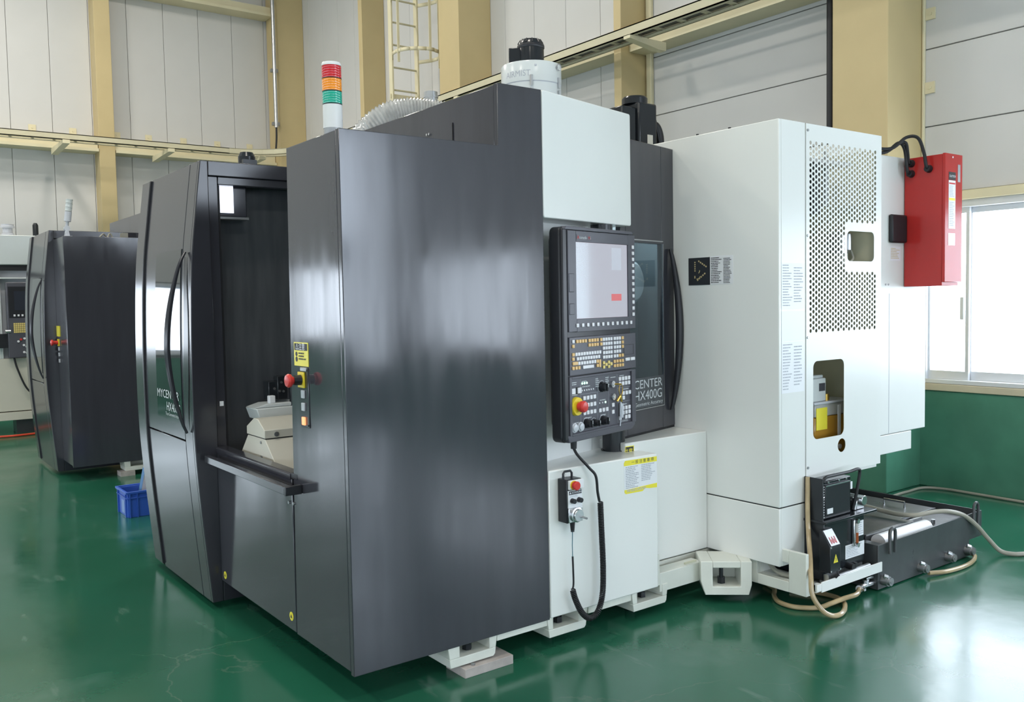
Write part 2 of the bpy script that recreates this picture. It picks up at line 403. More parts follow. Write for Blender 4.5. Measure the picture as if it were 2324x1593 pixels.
# ------------------------------------------------------------------ steelwork
def column(x0, y0, y1, label, green=True):
    t = thing('steel_column', label, 'column', (x0+0.25, (y0+y1)/2, 0), group='beige steel columns along the right wall')
    build('shaft', MB().box(x0, XR-0.002, y0, y1, 0.80, ZC), 'column_beige', t, bevel=0.006)
    build('painted_foot', MB().box(x0-0.003, XR-0.012, y0-0.003, y1+0.003, 0, 0.80), 'dado_green', t, bevel=0.006)
    return t
column(5.08, 0.76, 1.25, 'wide beige steel column rising behind the perforated white cabinet')
column(5.08, 6.76, 7.25, 'wide beige steel column between the caged ladder and the mist collector')
column(5.08, 12.76, 13.25, 'wide beige corner column with a thin steel conduit beside it')
def post(x0, x1, y0, y1, label):
    t = thing('wall_post', label, 'post', ((x0+x1)/2, (y0+y1)/2, 0), group='slim beige wall posts')
    build('shaft', MB().box(x0, x1, y0, y1, 0, ZC), 'column_beige', t, bevel=0.006); return t
post(5.2, XR-0.002, 3.86, 3.97, 'slim beige wall post behind the black servo motor')
post(5.2, XR-0.002, 9.67, 9.79, 'slim beige wall post between the signal tower and the caged ladder')
post(2.0, 2.25, 12.95, YB-0.002, 'slim beige post on the back wall above the second charcoal machine')

def girt_y(y0, y1, z, label):
    t = thing('wall_beam', label, 'beam', (5.44, (y0+y1)/2, z), group='cream wall beams')
    build('web', MB().box(5.32, 5.345, y0, y1, z, z+0.11), 'beam_cream', t)
    build('flange', MB().box(5.345, XR-0.004, y0, y1, z, z+0.012), 'beam_cream', t)
    build('flange', MB().box(5.345, XR-0.004, y0, y1, z+0.098, z+0.11), 'beam_cream', t)
girt_y(1.26, 3.855, 4.225, 'cream wall beam above the white cabinet, right of the servo motor')
girt_y(3.975, 6.755, 4.27, 'cream wall beam behind the mist collector')
girt_y(7.255, 9.665, 4.27, 'cream wall beam crossing the foot of the caged ladder')
girt_y(9.795, 12.755, 4.27, 'cream wall beam behind the signal tower')
def girt_x(x0, x1, z, label):
    t = thing('wall_beam', label, 'beam', ((x0+x1)/2, 13.1, z), group='cream wall beams')
    build('web', MB().box(x0, x1, 13.00, 13.02, z+0.05, z+0.16), 'beam_cream', t)
    build('flange', MB().prism([(12.93, z), (13.296, z), (13.296, z+0.02), (12.93, z+0.05)], 'x', x0, x1), 'beam_cream', t)
    build('flange', MB().box(x0, x1, 13.0, 13.296, z+0.16, z+0.18), 'beam_cream', t)
girt_x(2.26, 5.07, 4.20, 'low cream beam on the back wall left of the corner column')
girt_x(-1.5, 1.99, 4.20, 'low cream beam on the back wall at the left edge')
girt_x(2.26, 5.07, 6.92, 'high cream beam on the back wall at the top edge')

# cable ladder that runs along both walls
tr = thing('cable_tray', 'long cream cable tray on brackets running round both walls', 'cable tray', (5.0, 6.0, 4.2))
def tray_rail(off, name='side_rail'):
    # path: back wall -> curve -> right wall ; off = offset toward the walls
    pts = [(-2.0, 12.05+off)]
    for i in range(9):
        t = math.radians(90 - 90*i/8); R = 0.95 + off
        pts.append((3.87 + R*math.cos(t), 11.10 + R*math.sin(t)))
    pts.append((4.82+off, -6.0))
    m = MB()
    for z0, z1, w in ((4.197, 4.292, 0.012), (4.197, 4.209, 0.05), (4.280, 4.292, 0.04)):
        L = []; Rr = []
        for i, p in enumerate(pts):
            a = Vector(pts[max(i-1,0)]); b = Vector(pts[min(i+1,len(pts)-1)]); dd = (b-a).normalized(); nn = Vector((-dd.y, dd.x))*(1 if off == 0 else -1)
            L.append(Vector(p)); Rr.append(Vector(p)+nn*w)
        V = [(p.x,p.y,z0) for p in L]+[(p.x,p.y,z0) for p in Rr]+[(p.x,p.y,z1) for p in L]+[(p.x,p.y,z1) for p in Rr]; k = len(pts); F = []
        for i in range(k-1):
            F += [(i,i+1,k+i+1,k+i),(2*k+i,3*k+i,3*k+i+1,2*k+i+1),(i,2*k+i,2*k+i+1,i+1),(k+i,k+i+1,3*k+i+1,3*k+i)]
        F += [(0,k,3*k,2*k),(k-1,3*k-1,4*k-1,2*k-1)]
        m.add(V, F)
    return build(name, m, 'tray_cream', tr, smooth=False)
tray_rail(0.0); tray_rail(0.24)
rung0 = None
def rung(dx, dy, along):
    m = MB().box(4.835, 5.045, dy-0.02, dy+0.02, 4.217, 4.232) if along == 'y' else MB().box(dx-0.02, dx+0.02, 12.065, 12.275, 4.217, 4.232)
    return build('rung', m, 'tray_cream', tr)
r0 = None
yy = 1.0
while yy < 11.05:
    if r0 is None: r0 = rung(0, yy, 'y'); yr = yy
    else: share('rung', r0, (0, yy-yr, 0), tr)
    yy += 0.30
r1 = None; xx = -1.8
while xx < 3.85:
    if r1 is None: r1 = rung(xx, 0, 'x'); xr_ = xx
    else: share('rung', r1, (xx-xr_, 0, 0), tr)
    xx += 0.30
build('cable', MB().box(4.89, 4.96, 1.0, 11.0, 4.233, 4.262), 'black_rubber', tr)
build('cable', MB().box(4.98, 5.03, 1.0, 11.0, 4.233, 4.257), 'dull_steel', tr)
for by in (3.36, 6.45, 9.5):
    build('bracket', MB().prism([(4.80, 4.195), (5.31, 4.195), (5.31, 4.11), (5.2, 4.11), (4.80, 4.165)], 'y', by-0.045, by+0.045), 'beam_cream', tr)
for bx_ in (1.33, 2.9, 4.45):
    build('bracket', MB().prism([(12.02, 4.195), (12.99, 4.195), (12.99, 4.10), (12.02, 4.14)], 'x', bx_-0.05, bx_+0.05), 'beam_cream', tr)

# small cream clips above the back beam and beside the near column
clipn = ['in front of the left edge', 'left of the slim back post', 'just right of the slim back post', 'second right of the slim back post', 'third right of the slim back post', 'fourth right of the slim back post', 'nearest the corner column']
for cx_, nm in zip((1.07, 1.675, 2.365, 2.886, 3.483, 4.091, 4.695), clipn):
    c = tag(build('panel_clip', MB().box(cx_-0.055, cx_+0.055, YB-0.012, YB-0.001, 4.44, 4.61).cyl((cx_, YB-0.02, 4.56), (cx_, YB-0.01, 4.56), 0.014, n=8), 'beam_cream'), 'small cream clip plate above the back beam, ' + nm, 'clip', 'clip plates on the back wall')
for zz, nm in ((3.84, 'upper'), (3.254, 'lower')):
    tag(build('panel_clip', MB().box(XR-0.02, XR-0.002, 0.655, 0.734, zz-0.045, zz+0.045).cyl((XR-0.03, 0.69, zz), (XR-0.02, 0.69, zz), 0.014, n=8), 'beam_cream'), nm + ' cream clip plate right of the wide beige column', 'clip')
tag(build('panel_clip', MB().box(XR-0.065, XR-0.002, 3.66, 3.764, 3.30, 3.38), 'beam_cream', bevel=0.006), 'cream clip plate beside the slim post above the white cabinet', 'clip')
# conduits
c = thing('conduit_pipe', 'thin steel conduit pipe clamped to the corner column', 'pipe', (4.99, 12.70, 4.3))
build('pipe', MB().cyl((4.99, 12.70, 4.85), (4.99, 12.70, ZC), 0.035, n=12), 'steel', c)
for zz in (5.88, 4.92): build('clamp', MB().box(4.93, 5.05, 12.69, 12.765, zz-0.03, zz+0.03), 'dull_steel', c)
build('cable', MB().tube(spline([(4.99, 12.70, 4.87), (4.985, 12.70, 4.65), (4.96, 12.69, 4.42)], 6), 0.018), 'black_rubber', c)
tag(build('drain_pipe', MB().cyl((5.268, 1.39, 0), (5.268, 1.39, ZC), 0.034, n=14), 'black_plastic'), 'black upright pipe along the left edge of the wide beige column', 'pipe')

# caged ladder
ld = thing('caged_ladder', 'cream caged wall ladder left of the wide column', 'ladder', (5.04, 8.2, 4.4))
LY = 8.15
for rx in (4.85, 5.27): build('rail', MB().box(rx-0.012, rx+0.012, LY-0.045, LY+0.045, 4.45, ZC), 'beam_cream', ld)
zz = 4.62
while zz < 8.4:
    build('rung', MB().cyl((4.85, LY, zz), (5.27, LY, zz), 0.014, n=8), 'tray_cream', ld); zz += 0.315
build('stay', MB().box(4.82, XR-0.002, LY-0.01, LY+0.01, 4.50, 4.56), 'beam_cream', ld)
for hz in (5.05, 5.85, 6.65, 7.45):
    pts = [(5.27, LY-0.04)] + [(5.06+0.34*math.cos(math.radians(a)), LY-0.36-0.36*math.sin(math.radians(a))) for a in range(-20, 201, 20)] + [(4.85, LY-0.04)]
    m = MB()
    for i in range(len(pts)-1):
        a, b = pts[i], pts[i+1]
        m.quad((a[0],a[1],hz-0.025),(b[0],b[1],hz-0.025),(b[0],b[1],hz+0.025),(a[0],a[1],hz+0.025))
    o = build('hoop', m, 'beam_cream', ld); s = o.modifiers.new('s', 'SOLIDIFY'); s.thickness = 0.008
for a in (10, 90, 170):
    hx, hy = 5.06+0.335*math.cos(math.radians(a)), LY-0.36-0.355*math.sin(math.radians(a))
    build('cage_strip', MB().box(hx-0.018, hx+0.018, hy-0.005, hy+0.005, 4.9, ZC), 'beam_cream', ld)
# ------------------------------------------------------------------ main machine
mc = thing('machining_center', 'large charcoal and white machining centre filling the middle of the hall', 'machine', (0, 0, 0))
FX = [(-0.048,0.039),(-0.091,0.546),(-0.112,0.925),(-0.112,1.37),(-0.094,1.81),(-0.062,2.10),(-0.030,2.351)]
def fx(z):
    for (x0,z0),(x1,z1) in zip(FX, FX[1:]):
        if z <= z1:
            t = (z-z0)/(z1-z0); return x0+(x1-x0)*t
    return FX[-1][0]
SP = spline([(x,0,z) for x,z in FX], 5)
def curve(z0, z1):
    c = [(p.x, p.z) for p in SP if z0+0.004 < p.z < z1-0.004]
    def at(z):
        for a, b in zip(SP, SP[1:]):
            if a.z <= z <= b.z: t = (z-a.z)/max(1e-6,(b.z-a.z)); return (a.x+(b.x-a.x)*t, z)
        return (SP[0].x, z) if z < SP[0].z else (SP[-1].x, z)
    return [at(z0)] + c + [at(z1)]
def shell(y0, y1, z0, z1, off, thick):
    """piece of the bowed front: outer skin `off` in front of the profile curve"""
    c = curve(z0, z1)
    return MB().prism([(x-off, z) for x, z in c] + [(x-off+thick, z) for x, z in reversed(c)], 'y', y0, y1)

TWIN = []   # parts repeated on the second machine of the same make
def part(name, mb, m, parent=None, twin=False, **k):
    o = build(name, mb, m, parent or mc, **k)
    if twin: TWIN.append(o)
    return o
# near corner: side sheet and corner post round the loading bay
part('side_panel', MB().prism([(0.0,0.137),(0.99,0.137),(0.99,2.531),(0.748,2.531),(0.748,2.266),(0.0,2.266)], 'y', 0.0, 0.028), 'charcoal_sheet', bevel=0.003, twin=True)
part('corner_post', MB().prism([(0.029,0.150),(0.55,0.150),(0.497,2.262),(0.029,2.262)], 'x', 0.0, 0.03), 'charcoal_sheet', bevel=0.003, twin=True)
part('top_edge', MB().box(0.03, 0.745, 0.03, 0.49, 2.235, 2.258), 'charcoal_sheet', twin=True)
part('top_cover', MB().prism([(0.75,0.029),(0.992,0.029),(0.96,0.172),(1.70,0.358),(1.70,1.53),(0.75,1.53)], 'z', 2.20, 2.528), 'charcoal_sheet', bevel=0.004, twin=True)
part('cover_seam', MB().box(0.745, 0.7495, 0.349, 0.353, 2.27, 2.42), 'black_rubber')
for yy in (0.552, 0.572): part('bolt', MB().cyl((0.742, yy, 2.40), (0.75, yy, 2.40), 0.006, n=10), 'steel')
part('inner_bulkhead', MB().box(0.97, 0.99, 0.03, 1.53, 0.15, 2.25), 'charcoal_inner', twin=True)
part('bay_deck', MB().box(0.03, 0.968, 0.03, 1.53, 0.70, 0.80), 'charcoal_inner', twin=True)
# low front panel with its two rails
fp = part('front_panel', MB().box(0.0, 0.025, 0.556, 1.53, 0.154, 0.84), 'charcoal_sheet', bevel=0.003, twin=True)
for py, pz in ((0.605, 0.215), (1.47, 0.195)):
    s = part('warning_dot', MB().cyl((-0.0015, py, pz), (0.001, py, pz), 0.020, n=20), 'sticker_yellow', fp)
    tri = MB().quad((-0.0025, py+0.010, pz-0.007), (-0.0025, py-0.010, pz-0.007), (-0.0025, py, pz+0.011)); part('dot_print', tri, 'ink', fp)
for sy, sz in ((0.585, 0.732), (0.535, 0.735)): part('screw', MB().cyl((-0.006, sy, sz), (0.001, sy, sz), 0.007, n=10), 'dull_steel', fp)
rail = MB().prism([(0.006,0.842),(0.055,0.842),(0.055,0.865),(0.0,0.865),(-0.006,0.859),(-0.006,0.838),(0.0,0.838)], 'y', 0.56, 1.53)
part('sill_rail', rail, 'charcoal_gloss', bevel=0.002, twin=True)
part('sill_rail', MB().box(-0.075, -0.045, 0.463, 1.50, 0.795, 0.83).box(-0.045, 0.0, 0.53, 1.50, 0.80, 0.81), 'charcoal_gloss', bevel=0.002, twin=True)
part('rail_end', MB().box(-0.076, -0.002, 0.44, 0.463, 0.793, 0.832), 'black_plastic', bevel=0.003, twin=True)
part('rail_stub', MB().box(-0.002, 0.04, 0.49, 0.556, 0.845, 0.868), 'black_plastic', bevel=0.002)

# enclosure side that closes the bay
cL = curve(0.039, 2.351)
strip = MB().prism([(x, z) for x, z in cL] + [(0.009, 2.351), (0.009, 0.039)], 'y', 1.533, 1.56)
part('enclosure_side', strip.box(0.009, 0.96, 1.533, 1.56, 2.275, 2.351).box(0.009, 0.96, 1.533, 1.56, 0.039, 0.80).box(0.90, 0.96, 1.533, 1.56, 0.80, 2.275), 'charcoal_gloss', bevel=0.004, twin=True)
part('door_frame', MB().box(0.0095, 0.062, 1.548, 1.60, 0.80, 2.275).box(0.062, 0.90, 1.548, 1.60, 2.233, 2.275), 'charcoal_gloss', bevel=0.004, twin=True)
part('frame_lip', MB().box(0.063, 0.075, 1.562, 1.59, 0.80, 2.232), 'black_rubber')
part('inner_wall', MB().box(0.062, 0.95, 1.70, 1.72, 0.05, 2.30), 'charcoal_inner', twin=True)
il = part('interior_lamp', MB().box(0.077, 0.24, 1.615, 1.699, 2.075, 2.26), 'charcoal_gloss', bevel=0.006)
part('diffuser', MB().box(0.082, 0.165, 1.609, 1.6148, 2.095, 2.235), 'light_box', il)
part('lamp_tray', MB().box(0.077, 0.245, 1.605, 1.699, 2.062, 2.0745), 'dull_steel', il)
part('tag_plate', MB().box(0.030, 0.050, 1.5455, 1.548, 1.075, 1.10), 'sticker_white'); 
# bowed front
part('corner_trim', shell(1.56, 1.685, 0.039, 2.351, 0.0, 0.03), 'charcoal_gloss', bevel=0.003, ang=20, twin=True)
dr = part('front_door', shell(1.688, 2.405, 0.893, 2.350, 0.001, 0.03), 'charcoal_gloss', bevel=0.003, ang=20, twin=True)
part('lower_skin', shell(1.688, 2.405, 0.039, 0.887, 0.001, 0.03), 'charcoal_gloss', bevel=0.003, ang=20, twin=True)
part('door_gap', shell(2.405, 2.44, 0.06, 2.345, -0.02, 0.02), 'black_rubber', twin=True)
part('door_bead', shell(2.408, 2.428, 0.055, 2.346, 0.012, 0.03), 'black_plastic', bevel=0.004, ang=20, twin=True)
part('end_panel', shell(2.44, 2.625, 0.039, 2.351, 0.0, 0.03), 'charcoal_gloss', bevel=0.003, ang=20, twin=True)
pn = part('window_pane', shell(1.70, 2.165, 0.985, 1.905, 0.0055, 0.006), 'door_glass', dr, ang=20)
TWIN.append(pn)
def hx(z): return curve(z, z+0.01)[0][0]
for txt, size, zb, yc_, sx, al in (('MYCENTER', 0.066, 1.098, 2.15, 1.22, 'LEFT'), ('HX400G', 0.070, 1.030, 1.72, 1.0, 'RIGHT'), ('True Geometric Accuracy', 0.026, 1.003, 1.72, 1.0, 'RIGHT')):
    xo = hx(zb+0.02) - 0.0085
    part('lettering', text_mb(txt, size, (xo, yc_, zb), (0,-1,0), (0.0,0,1), al, sx), 'ink_white', dr)
ht = []
for i in range(25):
    t = i/24.0; z = 1.885 - t*0.945; ht.append((fx(z)-0.012 - 0.085*math.sin(PI*t)**0.8, 1.615, z))
m = MB().tube(ht, [0.007+0.009*math.sin(PI*i/24) for i in range(25)], 10)
h = part('handle', m, 'charcoal_gloss', dr); TWIN.append(h)
lens = [(1.62, 1.86)] + [(1.62-0.055*math.sin(PI*i/12), 1.86-0.91*i/12) for i in range(1, 12)] + [(1.62, 0.95)]
lm = MB(); V = []
for (yy, zz) in lens: V += [(fx(zz)-0.009, 1.635, zz), (fx(zz)-0.006, yy, zz)]
lm.add(V, [(2*i, 2*i+1, 2*i+3, 2*i+2) for i in range(len(lens)-1)])
h = part('handle_plate', lm, 'charcoal_gloss', dr); TWIN.append(h)
part('roof', MB().box(-0.02, 1.75, 1.56, 2.62, 2.325, 2.349), 'charcoal_gloss', twin=True)
part('far_side', MB().box(0.02, 1.9, 2.60, 2.62, 0.12, 2.32), 'charcoal_sheet', twin=True)
part('roof_motor', MB().cyl((0.34,1.86,2.349),(0.34,1.86,2.44),0.048,n=18).cyl((0.34,1.86,2.44),(0.34,1.86,2.465),0.048,0.036,n=18).box(0.30,0.38,1.81,1.86,2.349,2.42), 'black_enamel')

# operation strip on the corner post
st = part('operation_strip', MB().box(-0.004, 0.001, 0.338, 0.425, 1.085, 1.335), 'charcoal_gloss', bevel=0.002)
yp = part('button_plate', MB().box(-0.012, -0.004, 0.366, 0.428, 1.252, 1.318), 'yellow', st, bevel=0.002)
part('button_collar', MB().cyl((-0.012,0.397,1.285), (-0.045,0.397,1.285), 0.022, 0.020, n=18), 'black_plastic', st)
part('emergency_button', MB().lathe((0,0.397,1.285), [(0.016,-0.045),(0.018,-0.052),(0.027,-0.056),(0.029,-0.066),(0.024,-0.074),(0.012,-0.077)], 22, 'x'), 'red_plastic', st)
for z, m_ in ((1.225, 'lens_grey'), (1.172, 'lens_grey'), (1.112, 'amber_lamp')): part('push_switch', MB().box(-0.012, -0.004, 0.372, 0.400, z-0.017, z+0.017), m_, st, bevel=0.002)
for sy, sz in ((0.415,1.095),(0.348,1.095),(0.415,1.327),(0.348,1.327)): part('screw', MB().cyl((-0.007,sy,sz),(-0.004,sy,sz),0.004,n=8), 'black_rubber', st)
part('clip', MB().box(-0.010, 0.0, 0.345, 0.405, 1.322, 1.338), 'dull_steel', st, bevel=0.002)
ws = part('warning_sticker', MB().box(-0.002, 0.0005, 0.335, 0.478, 1.342, 1.442), 'sticker_yellow')
part('sticker_head', MB().box(-0.0026, -0.002, 0.341, 0.472, 1.408, 1.437), 'ink', ws)
part('lettering', text_mb('△注意', 0.032, (-0.0032, 0.460, 1.412), (0,-1,0), (0,0,1), sx=1.0), 'sticker_white', ws)
pr_ = MB(); print_lines(pr_, (-0.0028, 0.43, 1.402), (0,-1,0), (0,0,1), 0.085, 0.036, 3, 0.5, 3); pr_.cyl((-0.0026,0.452,1.392),(-0.003,0.452,1.392),0.010,n=12).cyl((-0.0026,0.452,1.370),(-0.003,0.452,1.370),0.011,n=12)
part('sticker_print', pr_, 'ink', ws)

# signal tower on the corner
tx, ty = 0.062, 0.17
tw = part('signal_tower', MB().cyl((tx,ty,2.258),(tx,ty,2.30),0.024,n=16).cyl((tx,ty,2.295),(tx,ty,2.388),0.0385,n=28), 'tower_white', ang=40)
part('ribbed_collar', MB().cyl((tx,ty,2.265),(tx,ty,2.296),0.037,n=16), 'dull_steel', tw)
for nm, z0, m_ in (('green_lens', 2.390, 'green_lens'), ('amber_lens', 2.440, 'amber_lens'), ('red_lens', 2.490, 'red_lens')):
    g = MB(); n_ = 36
    for k in range(5): g.lathe((tx,ty,z0+k*0.0096), [(0.0376,0),(0.0386,0.002),(0.0386,0.0085),(0.0376,0.0098)], n_)
    part(nm, g, m_, tw)
    part('seal_ring', MB().cyl((tx,ty,z0-0.003),(tx,ty,z0+0.001),0.0388,n=28), 'black_rubber', tw)
part('cap', MB().lathe((tx,ty,2.539), [(0.0386,0),(0.0386,0.008),(0.036,0.013),(0.024,0.015)], 28), 'tower_white', tw)

# clear corrugated duct behind the cover
pts = spline([(0.90,1.66,2.40),(0.93,1.56,2.55),(1.02,1.47,2.655),(1.13,1.41,2.69),(1.25,1.36,2.685),(1.38,1.30,2.665),(1.55,1.20,2.60)], 8)
rr = [0.085 + (0.007 if i % 2 else -0.004) for i in range(len(pts)*2-1)]
p2 = []
for i in range(len(pts)-1): p2 += [pts[i], (pts[i]+pts[i+1])/2]
p2.append(pts[-1])
part('clear_duct', MB().tube(p2, rr[:len(p2)], 18), 'duct_clear', ang=80)
part('duct_collar', MB().cyl((1.30,1.42,2.52),(1.30,1.42,2.835),0.040,n=18).cyl((1.30,1.42,2.80),(1.30,1.42,2.812),0.044,n=18), 'steel')

# right-hand side: skewed white panel, recess, pedestal
A14 = math.radians(14); E14 = Vector((math.cos(A14), math.sin(A14), 0)); N14 = Vector((-math.sin(A14), math.cos(A14), 0))
def frame14(x, y): return Matrix(((E14.x, N14.x, 0, x), (E14.y, N14.y, 0, y), (0, 0, 1, 0), (0, 0, 0, 1)))
m = MB(); m.T = frame14(0.994, 0.0)
m.prism(rrect(0.0, 0.738, 1.968, 2.532, 0.012, 4), 'y', 0.0, 0.17)
part('upper_panel', m, 'white_paint', bevel=0.004)
m = MB(); m.T = frame14(1.0, 0.167); m.box(-0.0, 0.545, 0.0, 0.02, 0.80, 2.0); part('recess_wall', m, 'white_paint', bevel=0.003)
part('recess_side', MB().box(0.965, 0.992, 0.03, 0.19, 0.80, 1.97), 'white_paint')
m = MB(); m.T = frame14(1.53, 0.30); m.box(0.0, 0.17, 0.0, 0.02, 0.80, 2.1); part('recess_step', m, 'white_paint')
pd = part('pedestal', MB().box(0.995, 1.698, 0.0, 0.40, 0.141, 0.823), 'white_paint', bevel=0.006)
# general caution notice on the pedestal
ns = part('notice_sticker', MB().prism([(1.476,0.648),(1.468,0.655),(1.465,0.800),(1.474,0.812),(1.692,0.809),(1.692,0.652),(1.640,0.655),(1.610,0.660),(1.590,0.647)], 'y', -0.0012, 0.0005), 'sticker_white')
part('notice_band', MB().prism([(1.466,0.786),(1.465,0.800),(1.474,0.812),(1.692,0.809),(1.692,0.784)], 'y', -0.0018, -0.0012), 'sticker_yellow', ns)
part('notice_band', MB().prism([(1.476,0.648),(1.468,0.655),(1.467,0.668),(1.692,0.675),(1.692,0.652),(1.640,0.655),(1.610,0.660),(1.590,0.647)], 'y', -0.0018, -0.0012), 'sticker_yellow', ns)
part('lettering', text_mb('一 般 注 意 事 項', 0.019, (1.515,-0.0024,0.792), (1,0,0), (0,0,1), sx=1.1), 'ink', ns)
g = MB(); print_lines(g, (1.476,-0.0018,0.782), (1,0,0), (0,0,1), 0.10, 0.11, 13, 0.5, 5); print_lines(g, (1.583,-0.0018,0.782), (1,0,0), (0,0,1), 0.10, 0.085, 10, 0.5, 6)
print_lines(g, (1.482,-0.0022,0.669), (1,0,0), (0,0,1), 0.20, 0.014, 2, 0.55, 8)
part('sticker_print', g, 'ink_pale', ns)

# operator door
D14 = frame14(1.65, 0.22)
m = MB(); m.T = D14; m.box(0.03, 0.080, 0.0, 0.03, 0.88, 2.426).box(0.452, 0.592, 0.0, 0.03, 0.88, 2.426).box(0.0801, 0.4519, 0.0, 0.03, 0.88, 1.012).box(0.0801, 0.4519, 0.0, 0.03, 1.892, 2.426); od = part('operator_door', m, 'charcoal_sheet', bevel=0.003)
m = MB(); m.T = D14; m.box(0.03, 0.59, 0.004, 0.03, 0.866, 0.882); part('door_shadow_gap', m, 'black_rubber')
m = MB(); m.T = D14
m.box(0.459, 0.463, -0.004, 0.0, 1.004, 1.895).box(0.06, 0.459, -0.004, 0.0, 1.004, 1.008).box(0.06, 0.463, -0.003, 0.0, 1.905, 1.911)
part('pane_trim', m, 'steel', od)
m = MB(); m.T = D14; m.box(0.078, 0.454, -0.003, -0.0005, 1.010, 1.894); part('window_pane', m, 'tinted_pane', od)
m = MB(); m.T = D14; m.box(0.08, 0.452, -0.0036, -0.003, 1.012, 1.175); part('pane_band', m, 'charcoal_inner', od)
m = MB(); m.T = D14; m.cyl((0.375,0.14,1.69),(0.375,0.20,1.69),0.116,n=40).cyl((0.375,0.128,1.69),(0.375,0.14,1.69),0.10,0.116,n=40).cyl((0.375,0.20,1.69),(0.375,0.222,1.69),0.09,n=40)
part('spindle_head', m, 'drum_grey', ang=30)
m = MB(); m.T = D14; m.box(0.0, 0.58, 0.225, 0.24, 0.87, 2.40).box(0.565, 0.58, 0.031, 0.2249, 0.87, 2.40); part('inner_panel', m, mat('inner_blue_grey', (0.16,0.20,0.215), 0.35))
m = MB(); m.T = D14; m.cyl((0.10,0.05,2.12),(0.50,0.05,2.12),0.016,n=12); part('fill_tube', m, 'light_box')  # unseen glowing tube, added with the fill light behind the door
wl = bpy.data.lights.new('fill_light', 'AREA'); wl.shape = 'RECTANGLE'; wl.size = 0.35; wl.size_y = 0.04; wl.energy = 3.2; wl.color = (0.9, 0.97, 1.0)  # added light to brighten the spindle and inner panel behind the pane
wo = bpy.data.objects.new('fill_light', wl); wo.location = D14 @ Vector((0.30, 0.045, 2.095)); wo.rotation_euler = (math.radians(18), 0, A14); col.objects.link(wo)
def t14(txt, size, s, z, al, sx): 
    p = D14 @ Vector((s, -0.0045, z)); return text_mb(txt, size, p, E14, (0,0,1), al, sx)
part('lettering', t14('MYCENTER', 0.066, 0.436, 1.118, 'RIGHT', 1.22), 'ink_white', od)
part('lettering', t14('HX400G', 0.072, 0.436, 1.055, 'RIGHT', 1.12), 'ink_white', od)
part('lettering', t14('True Geometric Accuracy', 0.028, 0.440, 1.024, 'RIGHT', 1.25), 'ink_white', od)
ht = []
for i in range(25):
    t = i/24.0; z = 1.87 - t*0.90; b_ = math.sin(PI*t)**0.8
    ht.append(D14 @ Vector((0.525+0.028*b_, -0.012-0.040*b_, z)))
part('handle', MB().tube(ht, [0.010+0.012*math.sin(PI*i/24) for i in range(25)], 12), 'black_plastic', od)
lb = part('lower_box', MB().box(1.60, 2.214, 0.127, 0.60, 0.221, 0.868), 'white_paint', bevel=0.005)
cs = part('caution_plate', MB().box(1.60, 1.66, 0.1262, 0.1275, 0.80, 0.852), 'sticker_yellow')
part('plate_face', MB().box(1.602, 1.655, 0.1257, 0.1262, 0.803, 0.848), 'sticker_black', cs)
part('lettering', text_mb('注意', 0.034, (1.59,0.1252,0.812), (1,0,0), (0,0,1), sx=0.9), 'sticker_yellow', cs)

# servo motor on the roof
sv = part('servo_motor', MB().box(2.335, 2.49, 0.74, 0.94, 2.425, 2.775), 'black_enamel', bevel=0.012)
part('motor_rib', MB().box(2.215, 2.334, 0.76, 0.92, 2.425, 2.745), 'black_enamel', sv, bevel=0.01)
part('motor_cap', MB().lathe((2.39,0.83,2.775), [(0.078,0),(0.078,0.035),(0.07,0.045)], 24), 'black_enamel', sv)
part('connector', MB().lathe((2.46,0.83,2.776), [(0.022,0),(0.022,0.02),(0.015,0.03)], 14), 'dull_steel', sv)
part('rating_plate', MB().box(2.405, 2.45, 0.7385, 0.7405, 2.50, 2.585), 'cream_paint', sv)
part('motor_cable', MB().tube(spline([(2.48,0.82,2.66),(2.55,0.82,2.66),(2.585,0.82,2.60),(2.585,0.82,2.50),(2.575,0.82,2.42)], 6), 0.032, 12), 'black_rubber', sv)
part('motor_cable', MB().tube(spline([(2.48,0.80,2.77),(2.53,0.80,2.70),(2.56,0.80,2.60),(2.585,0.80,2.5)], 6), 0.009, 8), 'black_rubber', sv)
part('back_roof', MB().box(1.66, 3.02, 0.62, 2.58, 2.25, 2.42), 'charcoal_sheet')
part('column_cover', MB().box(1.78, 3.02, 0.61, 2.58, 0.30, 2.25), 'charcoal_sheet')
# ------------------------------------------------------------------ white magazine cabinet
CX, CY = 2.216, -0.345
part('cabinet_side', MB().box(CX, CX+0.02, CY, 0.60, 0.524, 2.476), 'white_paint', bevel=0.004)
part('cabinet_side_lower', MB().box(CX, CX+0.02, CY, 0.60, 0.220, 0.518), 'white_paint', bevel=0.004)
part('cabinet_front', MB().box(CX+0.02, 2.434, CY, CY+0.02, 0.524, 2.476), 'white_paint', bevel=0.003)
part('cabinet_front_lower', MB().box(CX+0.02, 2.430, CY, CY+0.02, 0.220, 0.518), 'white_paint', bevel=0.003)
part('seam_strip', MB().box(CX+0.004, 2.43, CY+0.004, 0.59, 0.50, 0.54), 'black_rubber')
part('cabinet_end', MB().box(3.115, 3.135, CY+0.003, 0.60, 0.64, 2.474), 'white_paint')
part('cabinet_liner', MB().box(2.24, 3.112, 0.34, 0.36, 0.62, 2.45).box(3.095, 3.113, CY+0.02, 0.34, 0.66, 2.40).box(2.24, 3.112, CY+0.02, 0.34, 0.64, 0.66), 'inner_beige')
part('cabinet_floor', MB().box(2.44, 3.114, CY+0.01, 0.60, 0.622, 0.64), 'white_paint')
part('inner_post', MB().box(2.415, 2.434, CY+0.02, 0.60, 0.225, 2.44), 'inner_beige')
